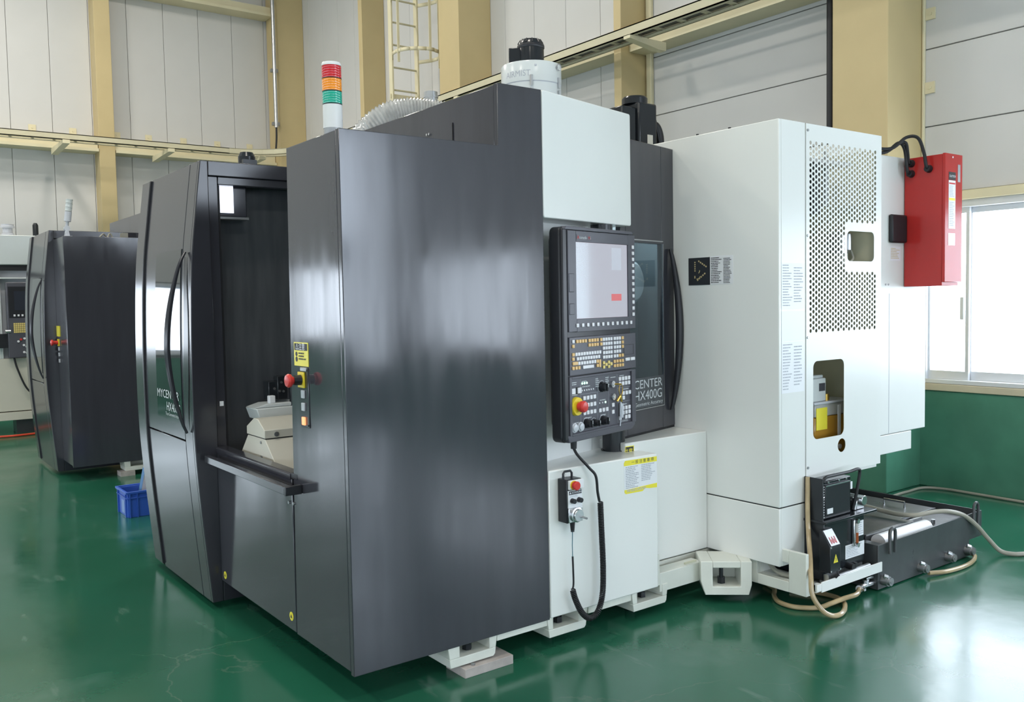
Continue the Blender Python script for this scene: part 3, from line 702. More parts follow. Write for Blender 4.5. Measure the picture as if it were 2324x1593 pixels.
for ty_, tz_ in ((0.20, 2.478), (-0.02, 2.478)): part('top_screw', MB().cyl((2.24, ty_, 2.474), (2.24, ty_, 2.486), 0.008, n=10), 'black_rubber')

def holed(mb, x0, x1, z0, z1, hole, y, Fp=lambda p: p):
    """rectangle x0..x1, z0..z1 with a convex hole (list of (x,z)) at depth y"""
    cx = sum(p[0] for p in hole)/len(hole); cz = sum(p[1] for p in hole)/len(hole); outer = []
    for hx_, hz_ in hole:
        dx, dz = hx_-cx, hz_-cz; ts = []
        if dx > 1e-9: ts.append((x1-cx)/dx)
        if dx < -1e-9: ts.append((x0-cx)/dx)
        if dz > 1e-9: ts.append((z1-cz)/dz)
        if dz < -1e-9: ts.append((z0-cz)/dz)
        t = min(ts); outer.append((cx+dx*t, cz+dz*t))
    n_ = len(hole); V = [(a, y, b) for a, b in hole] + [(a, y, b) for a, b in outer]; F = []
    for i in range(n_):
        j = (i+1) % n_; F.append((i, j, n_+j, n_+i))
        a, b = outer[i], outer[j]
        if abs(a[0]-b[0]) > 1e-7 and abs(a[1]-b[1]) > 1e-7:
            c = None
            for q in ((x0,z0),(x0,z1),(x1,z0),(x1,z1)):
                if (abs(q[0]-a[0]) < 1e-7 or abs(q[1]-a[1]) < 1e-7) and (abs(q[0]-b[0]) < 1e-7 or abs(q[1]-b[1]) < 1e-7): c = q
            if c: V.append((c[0], y, c[1])); F.append((n_+i, n_+j, len(V)-1))
    mb.add(V, F)
def ring(cx, cz, r, n_=10): return [(cx+r*math.cos(2*PI*(i+0.5)/n_), cz+r*math.sin(2*PI*(i+0.5)/n_)) for i in range(n_)]
m = MB(); YP = CY; x0 = 2.478; cw = 0.02479; rp = 0.0284; hr = 0.0103
XA, XB, ZA, ZB = 2.440, 3.135, 0.640, 2.474
def rq(a, b, c, d): m.quad((a,YP,c),(b,YP,c),(b,YP,d),(a,YP,d))
rq(XA, x0-cw/2, 1.395, ZB); rq(x0+24.5*cw, XB, 1.395, ZB)
for c in range(25):
    xc_ = x0+c*cw; a, b = xc_-cw/2, xc_+cw/2; zs = []
    for r in range(35):
        z = 2.379 - r*rp - (rp/2 if c % 2 else 0)
        if c >= 13 and 1.722 < z < 1.985: continue
        if z - rp/2 < 1.395: continue
        zs.append(z)
    cur = ZB
    for z in zs:
        if cur - (z+rp/2) > 1e-6:
            if not (c >= 13 and cur < 2.05 and cur > 1.95): rq(a, b, z+rp/2, cur)
            else:
                # the slot block is laid in below; fill the ragged steps
                rq(a, b, 1.962, cur); rq(a, b, z+rp/2, 1.752)
        holed(m, a, b, z-rp/2, z+rp/2, ring(xc_, z, hr), YP); cur = z-rp/2
    rq(a, b, 1.395, cur)
holed(m, x0+12.5*cw, x0+24.5*cw, 1.752, 1.962, rrect(2.804, 3.065, 1.778, 1.940, 0.03, 5), YP)
holed(m, XA, 2.86, 0.825, 1.395, rrect(2.50, 2.779, 0.842, 1.254, 0.035, 5), YP)
rq(2.86, XB, 0.825, 1.395)
holed(m, 2.70, 2.82, 0.740, 0.825, ring(2.758, 0.785, 0.037, 24), YP)
rq(XA, 2.70, ZA, 0.825); rq(2.82, XB, ZA, 0.825); rq(2.70, 2.82, ZA, 0.740)
pf = part('perforated_door', m, 'white_paint', smooth=False)
sd = pf.modifiers.new('sheet', 'SOLIDIFY'); sd.thickness = 0.0025; sd.offset = 0
part('door_edge', MB().box(XA, XA+0.004, CY+0.001, CY+0.02, ZA, ZB).box(XB-0.004, XB, CY+0.001, CY+0.02, ZA, ZB).box(XA, XB, CY+0.001, CY+0.02, ZA, ZA+0.004).box(XA, XB, CY+0.001, CY+0.02, ZB-0.004, ZB), 'white_paint', pf)
for z in (2.44, 1.905, 1.38, 0.70): part('hinge_screw', MB().cyl((2.452,CY-0.006,z),(2.452,CY,z),0.007,n=10).box(2.446,2.462,CY-0.004,CY,z-0.004,z+0.004), 'dull_steel', pf)
# pipework and valves behind the holes
pk = random.Random(4)
for i, (vx, vz, vh, vr, mm) in enumerate(((2.60,1.90,0.34,0.05,'black_plastic'),(2.72,2.14,0.30,0.05,'dull_steel'),(2.85,2.05,0.26,0.045,'black_plastic'),(2.58,1.46,0.30,0.075,'black_enamel'),(2.78,1.50,0.34,0.03,'black_plastic'),(2.70,1.62,0.30,0.04,'steel'),(2.97,2.10,0.28,0.02,'dull_steel'),(2.52,2.12,0.22,0.02,'brass'))):
    part('valve', MB().cyl((vx,-0.10,vz),(vx,-0.10,vz+vh),vr,n=16).cyl((vx,-0.10,vz+vh),(vx,-0.10,vz+vh+0.03),vr*0.6,n=12), mm)
for i in range(7):
    a = (pk.uniform(2.5,2.7), pk.uniform(-0.2,0.1), pk.uniform(1.7,2.3)); b = (pk.uniform(2.6,2.9), pk.uniform(-0.2,0.2), pk.uniform(1.5,2.2)); c = (pk.uniform(2.5,2.85), pk.uniform(-0.1,0.2), pk.uniform(1.42,1.8))
    part('pipe', MB().tube(spline([a,b,c], 8), 0.012, 8), pk.choice(['black_rubber','brass','steel','black_rubber']))
part('shelf', MB().box(2.46, 2.95, -0.28, 0.2, 2.30, 2.32), 'steel')
vb = part('valve_block', MB().box(2.96, 3.06, -0.20, -0.10, 1.83, 1.95), 'steel', bevel=0.004)
part('valve_cap', MB().cyl((2.985,-0.20,1.83),(2.985,-0.20,1.93),0.022,n=14).cyl((3.045,-0.20,1.85),(3.045,-0.20,1.94),0.02,n=14), 'steel', vb)
part('valve_tube', MB().tube(spline([(2.93,-0.20,1.80),(2.99,-0.22,1.775),(3.06,-0.22,1.80),(3.07,-0.2,1.85)],6),0.006,8).box(2.97,3.01,-0.22,-0.18,1.76,1.83), 'cream_paint', vb)
# stickers
sg = part('logo_sticker', MB().box(CX-0.0015, CX+0.001, 0.098, 0.249, 1.665, 1.814), 'sticker_black')
g = MB(); O = Vector((CX-0.0022, 0.175, 1.74))
def dash(m_, y0, z0, y1, z1, w):
    dy, dz = y1-y0, z1-z0; L = math.hypot(dy, dz); ny, nz = -dz/L*w/2, dy/L*w/2; X_ = CX-0.0022
    m_.quad((X_,y0+ny,z0+nz),(X_,y1+ny,z1+nz),(X_,y1-ny,z1-nz),(X_,y0-ny,z0-nz))
for i in range(5): dash(g, 0.202, 1.793-i*0.0115, 0.202, 1.786-i*0.0115, 0.008)
for i in range(5): dash(g, 0.178-i*0.0125, 1.797-i*0.0075, 0.170-i*0.0125, 1.792-i*0.0075, 0.008)
for i in range(5): dash(g, 0.187-i*0.0125, 1.690+i*0.0085, 0.179-i*0.0125, 1.695+i*0.0085, 0.008)
for a in range(6): dash(g, 0.188+0.020*math.cos(2.2+a*0.26), 1.722+0.022*math.sin(2.2-a*0.26+0.6), 0.188+0.020*math.cos(2.2+(a+1)*0.26), 1.722+0.022*math.sin(2.2-(a+1)*0.26+0.6), 0.005)
for a in range(5): dash(g, 0.182+0.020*math.cos(-0.3-a*0.3+2.9), 1.718+0.020*math.sin(-0.3-a*0.3), 0.182+0.020*math.cos(-0.3-(a+1)*0.3+2.9), 1.718+0.020*math.sin(-0.3-(a+1)*0.3), 0.005)
dash(g, 0.203, 1.702, 0.203, 1.716, 0.007)
part('logo_print', g, 'ink_gold', sg)
s2 = part('spec_sticker', MB().box(CX-0.0012, CX+0.001, -0.058, 0.097, 1.666, 1.818), 'sticker_white')
g = MB(); print_lines(g, (CX-0.0018,0.09,1.812), (0,-1,0), (0,0,1), 0.075, 0.14, 15, 0.5, 11); print_lines(g, (CX-0.0018,0.005,1.806), (0,-1,0), (0,0,1), 0.058, 0.136, 17, 0.5, 12)
part('sticker_print', g, 'ink', s2)
for z0, z1, sd_ in ((1.53,1.765,21),(1.37,1.52,23),(1.105,1.365,22)):
    s3 = part('data_sheet', MB().box(2.236, 2.422, CY-0.0012, CY+0.001, z0, z1), 'sticker_white')
    if sd_ != 23:
        g = MB(); print_lines(g, (2.244,CY-0.0018,z1-0.008), (1,0,0), (0,0,1), 0.08, z1-z0-0.02, 16, 0.35, sd_); print_lines(g, (2.335,CY-0.0018,z1-0.02), (1,0,0), (0,0,1), 0.08, z1-z0-0.05, 13, 0.35, sd_+5)
        part('sticker_print', g, 'ink_pale', s3)

# ------------------------------------------------------------------ electrical cabinet behind it
ec = part('electrical_cabinet', MB().box(3.14, 4.075, -0.10, 0.75, 0.725, 2.44), 'white_paint', bevel=0.005)
part('electrical_cabinet_foot', MB().box(3.14, 3.912, -0.098, 0.70, 0.603, 0.722), 'white_paint', bevel=0.004)
part('cover_seam', MB().box(3.64, 3.643, -0.1012, -0.099, 0.73, 1.60), 'ink_pale', ec)
part('rubber_pad', MB().box(3.625, 3.80, -0.128, -0.10, 1.911, 2.084), 'black_rubber', ec, bevel=0.012)
s4 = part('notice_sticker', MB().box(3.645, 3.765, -0.1012, -0.0995, 1.800, 1.889), 'sticker_white', ec)
g = MB(); print_lines(g, (3.655,-0.1018,1.882), (1,0,0), (0,0,1), 0.10, 0.07, 7, 0.4, 31); part('sticker_print', g, 'ink_gold', s4 and ec)
for xx_ in (3.60, 3.63): part('rivet', MB().cyl((xx_,-0.104,1.655),(xx_,-0.10,1.655),0.006,n=8), 'dull_steel', ec)

# ------------------------------------------------------------------ bed and feet
bed = part('bed', MB().box(0.46, 1.72, 0.012, 1.2, 0.142, 0.30).box(0.70, 0.985, 0.014, 0.05, 0.105, 0.1418).box(1.235, 1.52, 0.014, 0.05, 0.105, 0.1418).box(1.7205, 2.05, 0.013, 0.10, 0.105, 0.203).box(1.80, 2.6, 0.13, 1.2, 0.10, 0.215), 'cast_white', bevel=0.003, twin=True)
def foot(xa, xb, pa, pb):
    """cast foot with an open pocket for its levelling bolt"""
    f = MB().prism([(xa,0.047),(xb-0.01,0.047),(xb,0.058),(xb+0.004,0.085),(xa-0.004,0.085)], 'y', 0.008, 0.20)
    f.prism([(xa-0.012,0.145),(xa-0.004,0.0851),(pa,0.0851),(pa,0.145)], 'y', 0.008, 0.20).prism([(pb,0.0851),(xb+0.004,0.0851),(xb+0.012,0.145),(pb,0.145)], 'y', 0.008, 0.20).box(pa, pb, 0.15, 0.20, 0.085, 0.145)
    o = part('foot', f, 'cast_white', bed, bevel=0.003); TWIN.append(o)
    c = (pa+pb)/2
    part('level_pad', MB().cyl((c,0.15,0.0),(c,0.15,0.0465),0.03,n=12), 'black_enamel', bed)
    part('level_bolt', MB().cyl((c,0.07,0.086),(c,0.07,0.112),0.022,n=6).cyl((c,0.07,0.10),(c,0.07,0.16),0.014,n=12), 'black_enamel', bed)
foot(0.452, 0.685, 0.50, 0.655); foot(0.992, 1.215, 1.015, 1.17); foot(1.530, 1.762, 1.555, 1.735)
part('bed_stiffener', MB().box(1.90, 1.985, 0.004, 0.014, 0.215, 0.225), 'inner_beige', bed)
fm = MB(); dv = Vector((0.760, -0.650, 0)); nv = Vector((0.650, 0.760, 0))
fm.T = Matrix(((dv.x, nv.x, 0, 2.075), (dv.y, nv.y, 0, -0.115), (0,0,1,0), (0,0,0,1)))
fm.prism([(-0.105,0.047),(0.120,0.047),(0.135,0.10),(0.135,0.225),(0.078,0.225),(0.078,0.092),(-0.066,0.092),(-0.066,0.225),(-0.128,0.225),(-0.128,0.12)], 'y', 0.0, 0.20)
fm.box(-0.0655, 0.0775, 0.001, 0.199, 0.19, 0.2245).box(-0.0655, 0.0775, 0.16, 0.199, 0.0925, 0.1895)
part('corner_foot', fm, 'cast_white', bed, bevel=0.004)
part('level_bolt', MB().cyl((2.11,-0.055,0.092),(2.11,-0.055,0.125),0.022,n=6).cyl((2.11,-0.055,0.12),(2.11,-0.055,0.19),0.011,n=12), 'black_enamel', bed)
# bracket frame and drip tray under the cabinet
m = MB()
for (a,b,c,d_) in ((-0.486,-0.383,0.095,0.31),(-0.187,-0.01,0.095,0.31),(-0.3829,-0.1871,0.095,0.149),(-0.3829,-0.1871,0.245,0.31)): m.box(2.239, 2.262, a, b, c, d_)
m.box(2.2622, 2.297, -0.486, -0.463, 0.095, 0.150).box(2.2622, 2.38, -0.187, -0.165, 0.11, 0.25).box(2.2622, 2.38, -0.3829, -0.1872, 0.12, 0.149)
bk = part('bracket_frame', m, 'cast_white', bevel=0.003)
part('bracket_bolt', MB().cyl((2.318,-0.500,0.122),(2.318,-0.478,0.122),0.016,n=16).cyl((2.318,-0.505,0.122),(2.318,-0.50,0.122),0.009,n=6), 'steel', bk)
dt = part('drip_tray', MB().box(2.30,2.80,-0.500,0.05,0.106,0.112).box(2.338,2.887,-0.509,-0.501,0.103,0.156).box(2.879,2.887,-0.5005,-0.40,0.1125,0.164).box(2.82,2.8785,-0.5005,-0.40,0.106,0.112).box(2.298,2.306,-0.4995,0.05,0.1125,0.15).box(2.298,2.3375,-0.508,-0.48,0.1125,0.15), 'white_paint', bevel=0.002)

# ------------------------------------------------------------------ red electrical box with cables
rb = thing('transformer_box', 'tall red steel box mounted high on the white cabinet beside the window', 'box', (3.9, -0.23, 1.635))
build('housing', MB().box(3.80, 4.00, -0.345, -0.105, 1.640, 2.432), 'red_paint', rb, bevel=0.003)
build('front_cover', MB().box(3.797, 4.003, -0.364, -0.346, 1.662, 2.436), 'red_paint', rb, bevel=0.003)
build('cover_hole', MB().cyl((3.885,-0.3655,2.415),(3.885,-0.364,2.415),0.006,n=10), 'sticker_white', rb)
lbx = build('instruction_label', MB().box(3.838, 3.918, -0.3652, -0.364, 1.985, 2.275), 'sticker_white', rb)
build('label_band', MB().box(3.842,3.914,-0.3656,-0.3652,2.252,2.262), 'ink_red', lbx); build('label_band', MB().box(3.842,3.914,-0.3656,-0.3652,2.155,2.17), 'sticker_yellow', lbx)
g = MB(); print_lines(g, (3.846,-0.3657,2.245), (1,0,0), (0,0,1), 0.064, 0.07, 8, 0.4, 41); print_lines(g, (3.846,-0.3657,2.148), (1,0,0), (0,0,1), 0.064, 0.15, 14, 0.4, 42); build('label_print', g, 'ink_pale', lbx)
lg = build('logo_plate', MB().box(3.838,3.918,-0.3652,-0.364,2.278,2.325), 'sticker_black', rb)
build('lettering', text_mb('CAUTION', 0.020, (3.842,-0.3658,2.294), (1,0,0), (0,0,1), sx=0.85), 'sticker_white', lg)
build('meter_plate', MB().box(3.838,3.915,-0.3652,-0.364,1.885,1.957), 'steel', rb)
build('meter_plate', MB().box(3.945,3.975,-0.3652,-0.364,2.27,2.375), 'dull_steel', rb)
for gy, gz in ((-0.15,2.398),(-0.15,2.335),(-0.262,2.352)): build('cable_gland', MB().cyl((3.80,gy,gz),(3.772,gy,gz),0.024,0.019,n=16), 'black_rubber', rb)
for nm, pts in (('upper', [(3.45,-0.06,2.46),(3.58,-0.10,2.455),(3.68,-0.13,2.51),(3.73,-0.15,2.52),(3.755,-0.15,2.46),(3.765,-0.15,2.40),(3.79,-0.15,2.398)]), ('lower', [(3.45,-0.05,2.47),(3.60,-0.09,2.46),(3.70,-0.12,2.52),(3.742,-0.135,2.49),(3.742,-0.15,2.40),(3.755,-0.15,2.345),(3.79,-0.15,2.335)]), ('long', [(3.45,-0.07,2.48),(3.62,-0.12,2.48),(3.70,-0.17,2.545),(3.745,-0.22,2.54),(3.76,-0.25,2.45),(3.765,-0.262,2.37),(3.79,-0.262,2.352)])):
    o = build('power_cable', MB().tube(spline(pts, 6), 0.010, 8), 'black_rubber'); tag(o, {'upper':'black cable running into the topmost gland of the red box','lower':'black cable looping down to the lower gland of the red box','long':'black cable arching to the outer gland of the red box'}[nm], 'cable', 'cables of the red box')
# ------------------------------------------------------------------ control panel on its post
P0 = (1.6, 0.1)
cp = thing('control_panel', 'tall grey operator control panel with a lit screen and rows of keys', 'control panel', (1.6, 0.1, 0.80), A14)
CPZ = -0.80
def cb(name, mb, m, parent=None, **k): 
    mb.v = [p + Vector((0,0,CPZ)) for p in mb.v]
    if parent is None: return build(name, mb, m, cp, local=True, **k)
    I = wm(parent).inverted() @ wm(cp); mb.v = [I @ p for p in mb.v]
    return build(name, mb, m, parent, local=True, **k)
hs = cb('housing', MB().prism(rrect(-0.562, 0.036, 0.945, 1.930, 0.03, 5), 'y', 0.004, 0.064), 'black_plastic', bevel=0.008)
cb('housing_back', MB().prism(rrect(-0.50, 0.03, 1.0, 1.90, 0.03, 4), 'y', 0.064, 0.115), 'black_plastic', bevel=0.01)
cb('side_rail', MB().box(-0.560,-0.524,-0.010,0.006,0.955,1.92), 'black_plastic', bevel=0.006)
cb('top_rail', MB().prism([(-0.545,1.916),(0.045,1.916),(0.03,1.932),(-0.53,1.932)], 'y', -0.012, 0.02), 'panel_grey', bevel=0.003)
cb('bottom_rail', MB().prism([(-0.53,0.945),(0.01,0.945),(0.04,0.965),(0.045,0.982),(-0.54,0.978)], 'y', -0.012, 0.02), 'panel_grey', bevel=0.004)
bz = cb('screen_bezel', MB().box(-0.522,-0.458,-0.014,0.006,1.452,1.913).box(-0.010,0.052,-0.014,0.006,1.450,1.913).box(-0.458,-0.010,-0.014,0.006,1.863,1.913).box(-0.458,-0.010,-0.014,0.006,1.450,1.511), 'panel_grey', bevel=0.002)
sc = cb('screen', MB().box(-0.458,-0.010,-0.006,0.002,1.511,1.863), 'screen_lit')
cb('screen_block', MB().box(-0.150,-0.064,-0.0066,-0.006,1.739,1.846), 'screen_pale', sc); cb('screen_block', MB().box(-0.154,-0.065,-0.0066,-0.006,1.590,1.623), 'screen_red', sc)
cb('screen_glass', MB().box(-0.457,-0.011,-0.0075,-0.0070,1.512,1.862), 'clear_glass', sc)
lgp = cb('logo_plate', MB().box(-0.455,-0.335,-0.0155,-0.014,1.872,1.897), 'panel_grey')
cb('lettering', text_mb('A', 0.024, (-0.452,-0.0162,1.876), (1,0,0), (0,0,1), sx=1.2), 'ink_red', lgp)
cb('lettering', text_mb('rumatik-', 0.021, (-0.434,-0.0162,1.877), (1,0,0), (0,0,1), sx=0.9), 'ink_white', lgp)
cb('lettering', text_mb('M', 0.022, (-0.362,-0.0162,1.876), (1,0,0), (0,0,1)), 'ink_red', lgp); cb('lettering', text_mb('i', 0.021, (-0.344,-0.0162,1.877), (1,0,0), (0,0,1)), 'ink_white', lgp)
for a,b,c,d_ in ((-0.519,-0.479,1.633,1.718),(-0.517,-0.478,1.530,1.582)):
    cb('slot_cover', MB().box(a+0.002,b-0.002,-0.0155,-0.013,c+0.002,d_-0.002), 'panel_grey', bevel=0.001); cb('slot_line', MB().box(a,b,-0.0145,-0.0135,c,d_), 'ink')
kb = cb('keyboard_plate', MB().box(-0.520,0.051,-0.014,0.006,1.252,1.427), 'panel_grey', bevel=0.002)
op = cb('switch_plate', MB().box(-0.505,0.012,-0.004,0.006,0.984,1.236), 'panel_grey')
cb('switch_frame', MB().box(-0.522,-0.505,-0.014,0.006,0.975,1.247).box(0.012,0.048,-0.014,0.006,0.978,1.245).box(-0.505,0.012,-0.014,0.006,1.236,1.247).box(-0.505,0.012,-0.014,0.006,0.972,0.984), 'panel_grey', bevel=0.002)
kproto = {}
def key(s, z, kind, w=0.0165, h=0.0155, y=-0.014):
    k_ = (kind, w, h, y)
    if k_ not in kproto:
        o = cb('key', MB().box(-w/2, w/2, y-0.006, y, -h/2, h/2), {'w':'key_white','o':'key_orange','y':'key_yellow','b':'key_white'}[kind], bevel=0.0015, seg=1)
        o.location = (s, y-0.003, z-h/2+CPZ); kproto[k_] = o; return
    o = kproto[k_].copy(); col.objects.link(o); o.parent = cp; o.location = (s, y-0.003, z-h/2+CPZ)
def keys(kind, s0, s1, n_, z, **k):
    for i in range(n_): key(s0+(s1-s0)*(i/(n_-1) if n_ > 1 else 0), z, kind, **k)
for i in range(12):
    key(0.029, 1.854-i*0.03027, 'b', w=0.017, h=0.017)
    key(-0.458+i*0.0421, 1.4805, 'b', w=0.016, h=0.017)
R_ = [1.407, 1.386, 1.365, 1.346, 1.325, 1.306, 1.286]
keys('w',-0.494,0,1,1.408); keys('o',-0.463,-0.396,4,R_[0]); keys('o',-0.364,-0.297,4,R_[0]); keys('o',-0.266,0,1,R_[0])
keys('o',-0.495,0,1,1.386); keys('o',-0.364,-0.297,4,R_[1]); keys('o',-0.266,0,1,R_[1])
for z in (1.407,1.386,1.365,1.3435,1.322): keys('w',-0.244,-0.178,4,z)
for z in (1.407,1.386,1.365,1.3435): keys('w',-0.148,-0.102,3,z)
for z in (1.407,1.386,1.365): keys('o',-0.0755,0,1,z)
keys('w',-0.149,-0.126,2,1.322); keys('o',-0.103,-0.077,2,1.322)
keys('o',-0.495,0,1,1.348); keys('w',-0.473,-0.277,10,1.3485); keys('o',-0.496,0,1,1.328); keys('w',-0.462,-0.287,9,1.3275)
keys('w',-0.451,-0.321,7,1.306); keys('o',-0.299,0,1,1.306); keys('o',-0.497,-0.451,3,1.286); keys('o',-0.299,0,1,1.286)
keys('o',-0.150,-0.077,4,1.2955); keys('o',-0.150,-0.077,4,1.2745)
for s, z in ((-0.245,1.295),(-0.245,1.275),(-0.224,1.286),(-0.201,1.295),(-0.201,1.2745),(-0.180,1.286)): key(s, z, 'y')
key(-0.482, 1.307, 'o', w=0.040); key(-0.3765, 1.2855, 'w', w=0.088); key(-0.2785, 1.2945, 'o', w=0.014, h=0.037); key(-0.032, 1.299, 'w', w=0.040); key(0.016, 1.299, 'w', w=0.038)
cb('card_slot', MB().box(-0.062,0.030,-0.0148,-0.0138,1.322,1.372), 'black_plastic', kb); cb('card_slot_lid', MB().box(-0.060,0.022,-0.0156,-0.0148,1.324,1.370), 'panel_grey', kb)
B = dict(w=0.020, h=0.019, y=-0.004)
keys('b',-0.486,-0.437,2,1.179, w=0.030, h=0.027, y=-0.004)
for z in (1.139,1.105,1.0695): keys('b',-0.398,-0.313,4,z, **B)
keys('b',-0.267,-0.208,3,1.068, **B)
for z in (1.205,1.181): keys('b',-0.090,-0.006,4,z, **B)
keys('b',-0.058,0.0,3,1.132, **B); keys('b',-0.058,0,1,1.109, **B); keys('b',-0.153,0,1,1.083, **B); keys('b',-0.154,0,1,1.049, **B)
for z in (1.058,1.035): keys('b',-0.063,-0.005,3,z, **B)
keys('b',-0.092,0,1,1.011, **B); keys('b',-0.036,-0.007,2,1.011, **B)
for s, z in ((-0.486,1.179),(-0.437,1.179)): cb('switch_well', MB().box(s-0.024,s+0.002,-0.0055,-0.004,z-0.017,z+0.017), 'black_rubber')
for s, z, r in ((-0.248,1.179,0.024),(-0.382,1.019,0.022),(-0.319,1.015,0.018),(-0.242,1.017,0.022)):
    kn = cb('rotary_knob', MB().cyl((s,-0.004,z),(s,-0.020,z),r,n=24).cyl((s,-0.020,z),(s,-0.034,z),r*0.82,r*0.76,n=24).box(s-0.004,s+0.004,-0.042,-0.03,z-r*0.75,z+r*0.75), 'black_plastic')
    cb('dial_scale', MB().tube([(s+1.28*r*math.cos(math.radians(a)),-0.0045,z+1.28*r*math.sin(math.radians(a))) for a in range(30,240,15)], 0.0009, 4), 'ink_white', kn)
    cb('pointer', MB().box(s-0.0015,s+0.0015,-0.0428,-0.042,z,z+r*0.7), 'ink_white', kn)
for s, z in ((-0.159,1.185),(-0.154,1.123)): cb('key_switch', MB().cyl((s,-0.004,z),(s,-0.016,z),0.016,n=20).cyl((s,-0.016,z),(s,-0.019,z),0.010,n=16), 'steel')
eb = cb('emergency_button', MB().lathe((-0.462,0,1.108), [(0.018,-0.020),(0.019,-0.030),(0.026,-0.034),(0.027,-0.050),(0.022,-0.058),(0.01,-0.061)], 26, 'y'), 'red_plastic')
cb('button_ring', MB().cyl((-0.465,-0.004,1.108),(-0.465,-0.020,1.108),0.044,0.041,n=32), 'yellow', eb)
for s in (-0.486,-0.437): 
    rbn = cb('round_button', MB().lathe((s,0,1.010), [(0.023,-0.004),(0.023,-0.012),(0.018,-0.014),(0.018,-0.020),(0.014,-0.022)], 22, 'y'), 'lens_grey')
for s, z in ((-0.412,1.209),(-0.393,1.209),(-0.374,1.209),(-0.218,1.103)): cb('indicator', MB().cyl((s,-0.004,z),(s,-0.007,z),0.0055,n=10), 'led_green')
for i in range(6): cb('indicator', MB().cyl((-0.412+i*0.0184,-0.004,1.176),(-0.412+i*0.0184,-0.006,1.176),0.004,n=8), 'key_white')
for s in (-0.268,-0.243): cb('indicator', MB().cyl((s,-0.004,1.103),(s,-0.006,1.103),0.004,n=8), 'key_white')
g = MB()
for (s,z,w_,r_) in ((-0.495,1.222,0.06,2),(-0.415,1.222,0.06,1),(-0.41,1.197,0.10,1),(-0.30,1.225,0.035,5),(-0.215,1.225,0.035,5),(-0.17,1.222,0.05,1),(-0.09,1.224,0.07,1),(-0.055,1.155,0.05,1),(-0.50,1.035,0.07,1),(-0.40,1.048,0.08,1),(-0.26,1.048,0.06,1),(-0.265,1.12,0.05,1),(-0.065,1.08,0.07,1),(-0.50,1.165,0.06,1)):
    print_lines(g, (s,-0.0045,z), (1,0,0), (0,0,1), w_, 0.009*r_, r_, 0.45, int(abs(s*1000))+r_)
cb('switch_print', g, 'ink_white', op)
g = MB(); 
for (a,b,c,d_) in ((-0.425,-0.424,0.99,1.23),(-0.285,-0.284,0.99,1.23),(-0.19,-0.189,0.99,1.23),(-0.11,-0.109,0.99,1.23),(-0.425,-0.19,1.158,1.159),(-0.11,0.01,1.16,1.161),(-0.11,0.01,1.09,1.091)): g.box(a,b,-0.0046,-0.004,c,d_)
cb('divider_lines', g, 'ink_pale', op)
cb('lettering', text_mb('▲ KITAMURA', 0.012, (-0.090,-0.0046,0.989), (1,0,0), (0,0,1)), 'ink_white', op)
# post, top pivot and cable gland (world coordinates)
build('support_post', MB().cyl((1.607,0.219,0.8235),(1.607,0.219,1.02),0.058,n=32).cyl((1.607,0.219,0.8232),(1.607,0.219,0.828),0.066,n=32).cyl((1.607,0.219,0.915),(1.607,0.219,0.92),0.0585,n=32), 'black_enamel', cp)
build('top_pivot', MB().cyl((1.50,0.175,1.90),(1.50,0.175,1.966),0.055,n=24), 'black_enamel', cp)
build('cable_gland', MB().cyl((1.165,0.02,0.944),(1.165,0.02,0.905),0.016,0.014,n=14), 'black_plastic', cp)
# keys hanging in the key switch
kr = thing('key_ring', 'bunch of keys on a clear tag hanging from the control panel switch', 'keys', tuple(D14.to_translation()))
def cpw(s, y, z): return wm(cp) @ Vector((s, y, z+CPZ))
build('key', MB().cyl(cpw(-0.152,-0.019,1.185), cpw(-0.122,-0.035,1.183), 0.004, n=8), 'brass', kr)
build('ring', MB().tube([cpw(-0.118+0.016*math.cos(a*PI/8), -0.03, 1.155+0.026*math.sin(a*PI/8)) for a in range(16)], 0.0022, 6, closed=True), 'brass', kr)
build('key', MB().box(-0.003,0.003,-0.001,0.001,0,0.0).cyl(cpw(-0.118,-0.028,1.13), cpw(-0.105,-0.025,1.085), 0.005, n=6), 'brass', kr) if False else build('key', MB().cyl(cpw(-0.118,-0.028,1.13), cpw(-0.105,-0.025,1.095), 0.006, n=6), 'brass', kr)
build('key', MB().cyl(cpw(-0.12,-0.028,1.125), cpw(-0.14,-0.022,1.10), 0.006, n=6), 'brass', kr)
build('chain', MB().tube([cpw(-0.108,-0.024,1.10), cpw(-0.112,-0.022,1.05), cpw(-0.108,-0.02,1.0), cpw(-0.110,-0.018,0.975)], 0.003, 6), 'steel', kr)
build('key_tag', MB().cyl(cpw(-0.095,-0.018,1.085), cpw(-0.095,-0.018,1.015), 0.010, n=4), 'lens_grey', kr)

# ------------------------------------------------------------------ handwheel pendant with coiled cable
hw = thing('handwheel_pendant', 'handheld black jog pendant with red button and silver handwheel hung on white pedestal', 'pendant', (1.088, -0.04, 0.585))
build('body', MB().box(1.045, 1.135, -0.066, -0.003, 0.585, 0.785), 'black_plastic', hw, bevel=0.004)
build('face_plate', MB().box(1.050, 1.133, -0.072, -0.066, 0.655, 0.735), 'sticker_white', hw, bevel=0.001)
build('head_plate', MB().box(1.052, 1.138, -0.078, -0.066, 0.740, 0.782), 'sticker_white', hw, bevel=0.002)
build('wheel_plate', MB().box(1.050, 1.134, -0.074, -0.066, 0.588, 0.655), 'steel', hw, bevel=0.003)
build('hang_loop', MB().tube([(1.052,-0.035,0.783),(1.052,-0.035,0.808),(1.060,-0.035,0.818),(1.095,-0.035,0.818),(1.103,-0.035,0.808),(1.103,-0.035,0.783)], 0.0055, 8), 'black_plastic', hw)
hb = build('stop_button', MB().lathe((1.078,0,0.760), [(0.016,-0.078),(0.017,-0.088),(0.020,-0.090),(0.020,-0.102),(0.016,-0.106)], 22, 'y'), 'red_plastic', hw)
